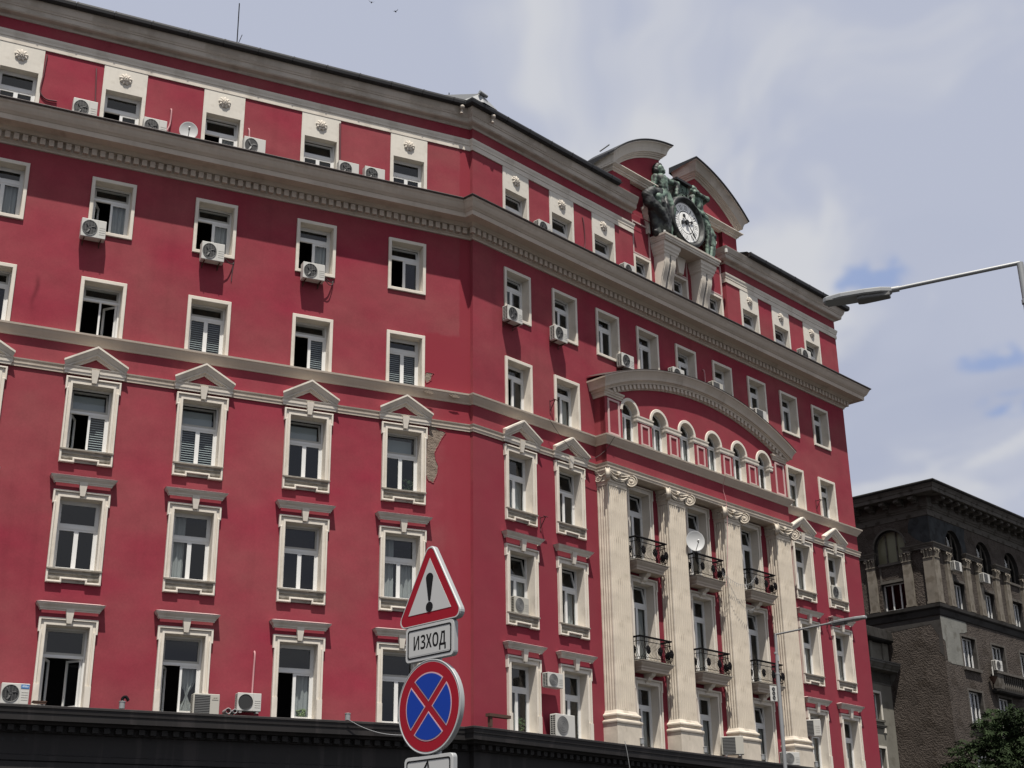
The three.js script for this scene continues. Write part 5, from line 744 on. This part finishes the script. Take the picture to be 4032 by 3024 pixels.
{
  const gb = thing('grey_building', 'dark grey corner building with arched top windows, pilasters and a deep bracketed eave', 'building', P('b', 71.75, 0, -2.78), FR.b.yaw);
  const cF = [2.80, 6.60, 10.35, 14.1, 17.9], zL = -2.59, SP = 21.72, R = .98;
  const archP = (c, r, y0) => { const o = [[c - r, y0], [c + r, y0]]; for (let i = 0; i <= 18; i++) { const a = i / 18 * Math.PI; o.push([c + r * Math.cos(a), SP + r * Math.sin(a)]); } return o; };
  const holesF = []; for (const c of cF) { holesF.push(archP(c, R, 20.72), rectPts(c - .68, c + .68, 18.02, 19.55)); }
  const low = [3.08, 6.8, 10.55, 14.3, 18]; for (const c of low) holesF.push(rectPts(c - .84, c + .84, 14.74, 16.45), rectPts(c - .84, c + .84, 11.62, 13.42), rectPts(c - .84, c + .84, 8.4, 10.2));
  const split = 17.4;
  part('front_wall', new THREE.ShapeGeometry(shape(rectPts(0, 34, 0, 24.2), holesF)), gwall, gb);
  // left wall, built in its own plane (x along -z)
  const side = (o) => { o.rotation.y = -Math.PI / 2; return o; };   // local x -> +z, so coordinate s = z
  side(part('side_wall', new THREE.ShapeGeometry(shape(rectPts(-16, 0, 0, 24.2), [archP(zL, R, 20.72), rectPts(zL - .76, zL + .76, 18.02, 19.58), archP(zL - 3.8, R, 20.72), rectPts(zL - 4.56, zL - 3.04, 18.02, 19.58)])), gwall, gb));
  part('back_wall', [quad([34, 0, 0], [34, 0, -16], [34, 24.2, -16], [34, 24.2, 0]), quad([34, 0, -16], [0, 0, -16], [0, 24.2, -16], [34, 24.2, -16])], gwall, gb);
  const path = [[0, -16], [0, 0], [34, 0]];
  part('eave', sweep(path, [[0, 23.12], [.05, 23.13], [.05, 23.48], [.10, 23.50], [.12, 23.58], [.17, 23.62], [.20, 23.72], [.18, 23.76], [.18, 24.2], [.97, 24.2], [.97, 24.18], [1.0, 24.20], [1.0, 24.38], [1.04, 24.42], [1.06, 24.5], [1.12, 24.60], [1.13, 24.64]], false, true), gtrim, gb);
  part('gutter', sweep(path, [[1.08, 24.62], [1.19, 24.64], [1.22, 24.72], [1.20, 24.79], [1.15, 24.80], [1.0, 24.84], [-6, 26.3]], false, true), gdark, gb);
  part('string_ledge', sweep(path, [[0, 17.34], [.03, 17.35], [.06, 17.40], [.08, 17.70], [.14, 17.74], [.19, 17.80], [.20, 17.98], [0, 18.02]], false, true), gdark, gb);
  const mg = mergeGeometries([box(-.16, .16, 23.96, 24.195, .18, .84), box(-.16, .16, 23.84, 23.97, .18, .45), box(-.13, .13, 23.99, 24.08, .84, .90)].map(prep));
  for (let i = 0; i < 15; i++) { const m = part('eave_bracket', mg, gtrim, gb); m.position.set(.5 + i * .93, 0, 0); } for (let i = 0; i < 8; i++) { const m = part('eave_bracket', mg, gtrim, gb); m.rotation.y = -Math.PI / 2; m.position.set(0, 0, -.52 - i * .93); }
  // recessed windows
  const win = (parent, c, y0, y1, hw, cols, arch, glassM, rev, isSide) => {
    const g = new THREE.Group(); g.name = 'window'; gb.add(g); if (isSide) { g.rotation.y = -Math.PI / 2; g.position.set(0, 0, c); } else g.position.set(c, 0, 0);
    const Dp = .32, sh = arch ? archP(0, hw, y0) : rectPts(-hw, hw, y0, y1), shO = arch ? archP(0, hw + .02, y0 - .02) : rectPts(-hw - .02, hw + .02, y0 - .02, y1 + .02);
    part('reveal', slab(shape(shO, [sh]), -Dp - .1, -.002), rev, g);
    const f = [slab(shape(sh, [arch ? archP(0, hw - .07, y0 + .07) : rectPts(-hw + .07, hw - .07, y0 + .07, y1 - .07)]), -Dp, -Dp + .07)]; for (const x of cols) f.push(box(x - .035, x + .035, y0 + .05, (arch ? SP + Math.sqrt(hw * hw - x * x) : y1) - .05, -Dp, -Dp + .08));
    part('frame', f, arch ? gtrim : M.pvc, g); part('pane', new THREE.ShapeGeometry(shape(sh)).translate(0, 0, -Dp + .02), glassM, g);
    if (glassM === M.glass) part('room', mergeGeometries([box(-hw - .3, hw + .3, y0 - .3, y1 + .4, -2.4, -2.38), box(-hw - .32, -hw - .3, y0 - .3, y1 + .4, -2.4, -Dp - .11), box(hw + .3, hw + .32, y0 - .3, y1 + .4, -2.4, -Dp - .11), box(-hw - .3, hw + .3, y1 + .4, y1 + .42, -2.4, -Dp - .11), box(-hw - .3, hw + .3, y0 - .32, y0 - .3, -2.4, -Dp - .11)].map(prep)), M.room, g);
    return g;
  };
  const olive = mat({ color: C(.20, .20, .125), roughness: .5 });
  const aw = win(gb, zL, 20.72, 22.7, R, [-.33, .33], true, olive, gdark, true); part('archivolt', (() => { const o = []; for (let i = 0; i <= 18; i++) { const a = i / 18 * Math.PI; o.push([1.08 * Math.cos(a), SP + 1.08 * Math.sin(a)]); } for (let i = 18; i >= 0; i--) { const a = i / 18 * Math.PI; o.push([R * Math.cos(a), SP + R * Math.sin(a)]); } return slab(shape(o), .001, .04); })(), gtrim, aw);
  win(gb, zL, 18.02, 19.58, .76, [-.25, .27], false, M.glass, gdark, true); win(gb, zL - 3.8, 20.72, 22.7, R, [-.33, .33], true, olive, gdark, true); win(gb, zL - 3.8, 18.02, 19.58, .76, [-.25, .27], false, M.glass, gdark, true);
  for (const c of cF) { win(gb, c, 20.72, 22.7, R, [-.3, .3], true, M.glass, gdark); win(gb, c, 18.02, 19.55, .68, [-.22, .22], false, M.glass, gdark); }
  for (const c of low) for (const [y0, y1] of [[14.74, 16.45], [11.62, 13.42], [8.4, 10.2]]) {
    const w = win(gb, c, y0, y1, .84, [-.2, .35], false, M.glass, gsmooth);
    part('surround', slab(shape(rectPts(-.97, .97, y0 - .02, y1 + .12), [rectPts(-.84, .84, y0 - .019, y1)]), .001, .035), gtrim, w);
    part('sill', box(-1.0, 1.0, y0 - .20, y0 - .03, .001, .16), gtrim, w);
  }
  // spandrel panels between arched and lower windows
  const sp = (s, c, hw) => { const o = part('spandrel_panel', slab(shape(rectPts(c - hw, c + hw, 19.66, 20.66), [rectPts(c - hw + .1, c + hw - .1, 19.76, 20.56)]), .001, .04), gtrim, gb); if (s) side(o); const l = part('spandrel_ledge', [box(c - hw, c + hw, 20.60, 20.74, .04, .12), box(c - hw, c + hw, 19.58, 19.68, .04, .09)], gtrim, gb); if (s) side(l); };
  sp(true, zL, .78); sp(true, zL - 3.8, .78); for (const c of cF) sp(false, c, .72);
  // pilasters with leafy capitals and entablature blocks
  const capG = (() => { const q = [box(-.30, .30, 20.60, 20.66, 0, .21), box(-.33, .33, 21.10, 21.16, 0, .24)]; for (const x of [-.2, 0, .2]) { q.push(tube([[x, 20.66, .15], [x, 20.85, .19], [x * 1.1, 20.98, .26]], .05, 10, 6)); } for (const x of [-.25, .25]) q.push(new THREE.TorusGeometry(.07, .035, 6, 12).translate(x, 21.01, .24)); q.push(new THREE.SphereGeometry(.06, 8, 6).translate(0, 21.06, .25), box(-.24, .24, 20.66, 21.1, 0, .16)); return mergeGeometries(q.map(prep)); })();
  const pilG = mergeGeometries([box(-.26, .26, 18.14, 20.60, 0, .17), box(-.30, .30, 18.02, 18.14, 0, .19)].map(prep));
  const pil = (s, c) => { const g = new THREE.Group(); g.name = 'pilaster'; gb.add(g); if (s) { g.rotation.y = -Math.PI / 2; g.position.set(0, 0, c); } else g.position.set(c, 0, 0); part('shaft', pilG, gpil, g); part('capital', capG, gpil, g); };
  for (const c of [zL - 1.28, zL + 1.02, zL - 4.9]) pil(true, c); for (const c of cF) { pil(false, c - 1.18); pil(false, c + 1.15); }
  { const g = new THREE.Group(); g.name = 'corner_pilaster'; gb.add(g); part('shaft', [box(-.17, .46, 18.14, 20.6, -.52, .17), box(-.20, .50, 18.02, 18.14, -.55, .2)], gpil, g); const a = part('capital', capG, gpil, g); a.position.x = .16; const b = part('capital', capG, gpil, g); b.rotation.y = -Math.PI / 2; b.position.z = -.2; }
  const entP = [[0, 21.16], [.05, 21.17], [.05, 21.25], [.08, 21.27], [.09, 21.33], [.15, 21.40], [.16, 21.46], [0, 21.48]];
  const blk = (pts) => part('impost_block', sweep(pts, entP.map(([o, h]) => [o, h])), gtrim, gb);
  blk([[0, -1.62], [-.17, -1.62], [-.17, .17], [1.83, .17], [1.83, 0]]); blk([[0, zL - 2.85], [-.17, zL - 2.85], [-.17, zL - .98], [0, zL - .98]]);
  for (let i = 0; i + 1 < cF.length; i++) blk([[cF[i] + .98, 0], [cF[i] + .98, .17], [cF[i + 1] - .98, .17], [cF[i + 1] - .98, 0]]);
  // repaired plaster
  part('plaster_patch', slab(shape([[.01, 17.30], [.02, 16.0], [.27, 15.9], [.30, 14.78], [.8, 14.72], [2.10, 14.74], [2.10, 16.60], [2.6, 16.65], [3.05, 16.78], [3.12, 17.2], [3.0, 17.33]]), .001, .012), gpatch, gb);
  part('plaster_patch', slab(shape([[.01, 23.1], [.01, 21.52], [1.7, 21.52], [1.9, 22.1], [2.3, 22.6], [2.8, 22.75], [3.3, 22.6], [3.75, 22.0], [3.9, 21.55], [4.55, 21.5], [4.3, 22.4], [4.5, 23.1]]), .001, .010), gblue, gb);
  side(part('plaster_patch', slab(shape([[-.01, 23.1], [-.01, 21.50], [-.35, 21.52], [-.9, 21.85], [-1.3, 22.3], [-1.25, 22.8], [-1.1, 23.1]]), .001, .010), gblue, gb));
  side(part('plaster_patch', slab(shape([[-.01, 17.3], [-.01, 15.0], [-.25, 15.3], [-.2, 16.2], [-.6, 16.9], [-3.2, 16.8], [-6.5, 16.85], [-6.5, 17.3]]), .001, .008), gsmooth, gb));
  // stone balcony with balusters
  const bal = new THREE.Group(); bal.name = 'balcony'; gb.add(bal);
  part('balcony_slab', sweep([[5.35, 0], [5.35, .45], [9.1, .45], [9.1, 0]], [[-.5, 13.56], [0, 13.58], [.03, 13.64], [.06, 13.66], [.06, 13.78], [-.5, 13.82]]), gdark, bal); part('balcony_rail', [box(5.35, 9.1, 14.66, 14.80, 0, .50), box(5.40, 6.1, 13.82, 14.66, .1, .42), box(8.85, 9.05, 13.82, 14.66, .1, .42)], gtrim, bal); 
  const bt = new THREE.LatheGeometry([[.05, 0], [.05, .06], [.09, .2], [.06, .36], [.045, .5], [.05, .66], [.07, .72], [.07, .84]].map((p) => new THREE.Vector2(...p)), 10); for (let i = 0; i < 10; i++) { const b = part('baluster', bt, gtrim, bal); b.position.set(6.3 + i * .26, 13.82, .3); }
  part('drain_funnel', [tube([[5.0, 14.4, .3], [5.02, 14.9, .3]], .03), new THREE.ConeGeometry(.25, .45, 10, 1, true).rotateX(Math.PI).translate(5.02, 14.2, .3)], M.rust, gb); part('white_stub', tube([[5.0, 14.5, .32], [5.0, 15.0, .32]], .04), M.ac, gb);
  // pale hanging pipe
  part('white_downpipe', tube([[5.1, 12.6, .25], [5.35, 12.5, .25], [5.5, 12.1, .25], [5.5, 11.0, .2]], .06), M.ac, gb);
}
acUnit('white air conditioner hung in front of the first arched window of the grey building front', 'b', 73.41, 74.25, 20.10, 20.64, -2.28, 'louver', { panel: 0 });
acUnit('white air conditioner hung in front of the second arched window of the grey building front', 'b', 76.97, 77.77, 19.97, 20.52, -2.28, 'louver', { panel: 0 });
acUnit('white air conditioner standing on the balustrade of the grey building', 'b', 77.05, 77.85, 14.82, 15.42, -2.30, 'bars');
// ------------------------------------------------ pale building set back between the two
{
  const b = thing('pale_building', 'pale grey building with dark sheet roof set back between the crimson and dark grey buildings', 'building', P('b', 71.70, 0, -6.227), FR.b.yaw);
  const pw = mat({ map: stone([0.215, 0.205, 0.175], 801, 0.14, 0.2), bumpMap: plasterBump, bumpScale: .006, roughness: .95 }, 3), pt = mat({ map: stone([0.15, 0.145, 0.13], 802, 0.2, 0.3), roughness: .92 }, 2), px = [-2.0, -4.9, -7.8];
  const holes = []; for (const x of px) for (const [y0, y1] of [[11.82, 13.24], [8.85, 10.26]]) holes.push(rectPts(x - .58, x + .58, y0, y1));
  part('wall', new THREE.ShapeGeometry(shape(rectPts(-13, 0, 0, 15.2), holes)), pw, b); part('attic_wall', [box(-13, -.03, 15.1, 16.2, -.8, -.005), ...[-.35, -1.75, -3.9].map((x) => box(x - .3, x + (x > -1 ? .3 : 0), 15.1, 16.18, -.005, .10))], pw, b);
  part('side_wall', quad([-13, 0, -9], [-13, 0, 0], [-13, 16.2, 0], [-13, 16.2, -9]), pw, b);
  part('cornice', sweep([[-13, 0], [-.02, 0]], [[0, 13.76], [.03, 13.78], [.03, 13.84], [0, 13.86], [0, 14.44], [.1, 14.46], [.52, 14.48], [.54, 14.56], [.60, 14.62], [.68, 14.74], [.74, 14.78], [.75, 14.88]]), pt, b); part('cornice_roof', sweep([[-13, 0], [-.02, 0]], [[.72, 14.87], [.78, 14.89], [.77, 14.95], [0, 15.14]]), M.sheet, b);
  part('roof_edge', sweep([[-13, 0], [-.05, 0]], [[0, 16.12], [.40, 16.14], [.46, 16.18], [.50, 16.26], [.42, 16.78], [.40, 16.84], [-4, 18.2]]), gdark, b);
  for (let i = 0; i < 26; i++) { const x = -.1 - i * .5; part('seam', bar([x, 16.24, .505], [x, 16.80, .425], .022, 5), gdark, b); }
  for (const x of px) for (const [y0, y1] of [[11.82, 13.24], [8.85, 10.26]]) {
    const g = new THREE.Group(); g.name = 'window'; g.position.set(x, y0, 0); b.add(g); const H = y1 - y0;
    part('reveal', slab(shape(rectPts(-.61, .61, -.03, H + .03), [rectPts(-.58, .58, 0, H)]), -.36, -.003), pw, g); part('surround', slab(shape(rectPts(-.70, .70, -.02, H + .12), [rectPts(-.58, .58, -.019, H)]), .001, .05), M.cream, g); part('sill', box(-.78, .78, -.14, -.03, .001, .12), pt, g); part('frame', [...frameGeo(1.16, H, .07, .06).map((q) => q.translate(0, 0, -.3)), box(-.03, .03, 0, H, -.3, -.23)], M.pvc, g); part('pane', new THREE.PlaneGeometry(1.1, H).translate(0, H / 2, -.28), M.glass, g);
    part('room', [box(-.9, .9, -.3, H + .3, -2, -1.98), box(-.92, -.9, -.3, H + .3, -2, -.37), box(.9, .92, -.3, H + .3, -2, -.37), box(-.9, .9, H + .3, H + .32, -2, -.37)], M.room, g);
    if (y0 > 10) { part('hood', sweep([[-.78, 0], [-.78, .06], [.78, .06], [.78, 0]], [[0, -.48], [.03, -.47], [.04, -.40], [.08, -.38], [.09, -.32], [0, -.30]]), pt, g); part('hood_bracket', box(.62, .74, -.72, -.46, .001, .12), M.cream, g); }
  }
}
// ------------------------------------------------ tree at the lower right
{
  const t = thing('tree', 'dark green broadleaf tree filling the lower right corner before the grey building', 'tree', [17.35, -.35, -46.9], 0);
  const bark = mat({ map: stone([0.07, 0.055, 0.04], 901, 0.3, 0.4), bumpMap: roughBump, bumpScale: .03, roughness: .95 }, 1);
  const rr = rng(77), limbs = [tube([[0, 0, 0], [.05, 1.2, .02], [-.05, 2.4, 0], [0, 3.6, .05]], .17, 20, 10)]; const tips = [];
  for (let i = 0; i < 22; i++) { const a = rr() * 6.28, e = .25 + rr() * 1.1, L = 2.0 + rr() * 1.3, y0 = 2.2 + rr() * 1.6; const tip = [Math.cos(a) * Math.cos(e) * L, y0 + Math.sin(e) * L, Math.sin(a) * Math.cos(e) * L]; limbs.push(tube([[0, y0, 0], [tip[0] * .45, y0 + (tip[1] - y0) * .6, tip[2] * .45], tip], .035 + rr() * .02, 10, 5)); tips.push(tip); }
  part('trunk', limbs, bark, t);
  // clumps of compound leaves
  const leaf = (() => { const q = []; for (let i = 0; i < 6; i++) { const a = -1.9 + i * .76, L = .17 + .05 * Math.cos(a); const s = new THREE.BufferGeometry(); const c = Math.cos(a), n = Math.sin(a), w = .030, P2 = (x, y, z) => [c * x - n * y, z, n * x + c * y]; const p = [P2(0, 0, 0), P2(L * .55, -w, .012), P2(L, 0, -.035), P2(L * .55, w, .012), P2(L * .55, 0, -.006)]; s.setAttribute('position', new THREE.Float32BufferAttribute([...p[0], ...p[1], ...p[4], ...p[1], ...p[2], ...p[4], ...p[2], ...p[3], ...p[4], ...p[3], ...p[0], ...p[4]], 3)); s.computeVertexNormals(); q.push(prep(s)); } return mergeGeometries(q); })();
  const clumps = []; const N = 150; for (let i = 0; i < N; i++) { const a = rr() * 6.28, cz = rr() * 2 - 1, k = Math.cbrt(.25 + .75 * rr()), s = Math.sqrt(1 - cz * cz), bump = .80 + .35 * fbm(Math.cos(a) * 2 + 5, cz * 2.5 + Math.sin(a) * 2 + 5, 33, 3); clumps.push([Math.cos(a) * s * 3.5 * k * bump, 4.95 + cz * 3.35 * k * bump, Math.sin(a) * s * 3.3 * k * bump, .45 + rr() * .38]); }
  for (const c of [[-.95, 8.05, .6, .5], [-.7, 7.7, .4, .6], [-3.1, 6.3, .2, .45], [-3.5, 5.95, .4, .35], [-2.6, 6.9, .1, .55], [-1.8, 7.3, .2, .55], [.6, 7.9, .3, .55], [-3.2, 5.5, .3, .5], [-3.75, 5.75, .3, .28]]) clumps.push(c);
  const per = 62, im = new THREE.InstancedMesh(leaf, mat({ color: C(.8, .8, .8), roughness: .85 }), clumps.length * per); im.name = 'crown'; im.castShadow = im.receiveShadow = true; const d = new THREE.Object3D(), col = new THREE.Color(); let n = 0;
  for (const [x, y, z, r] of clumps) { const tone = .7 + rr() * .6; for (let k = 0; k < per; k++) { const a = rr() * 6.28, cz = rr() * 2 - 1, s = Math.sqrt(1 - cz * cz), q = r * (.55 + .5 * rr()); d.position.set(x + Math.cos(a) * s * q, y + cz * q * .85, z + Math.sin(a) * s * q); d.rotation.set((rr() - .5) * 1.3 + .25, rr() * 6.28, (rr() - .5) * 1.3); d.scale.setScalar(.75 + rr() * .55); d.updateMatrix(); im.setMatrixAt(n, d.matrix); const g = tone * (.75 + rr() * .5); col.setRGB(.030 * g, .047 * g, .019 * g); im.setColorAt(n, col); n++; } }
  im.userData.kind = 'stuff'; t.add(im);
}
renderer.render(scene, camera);
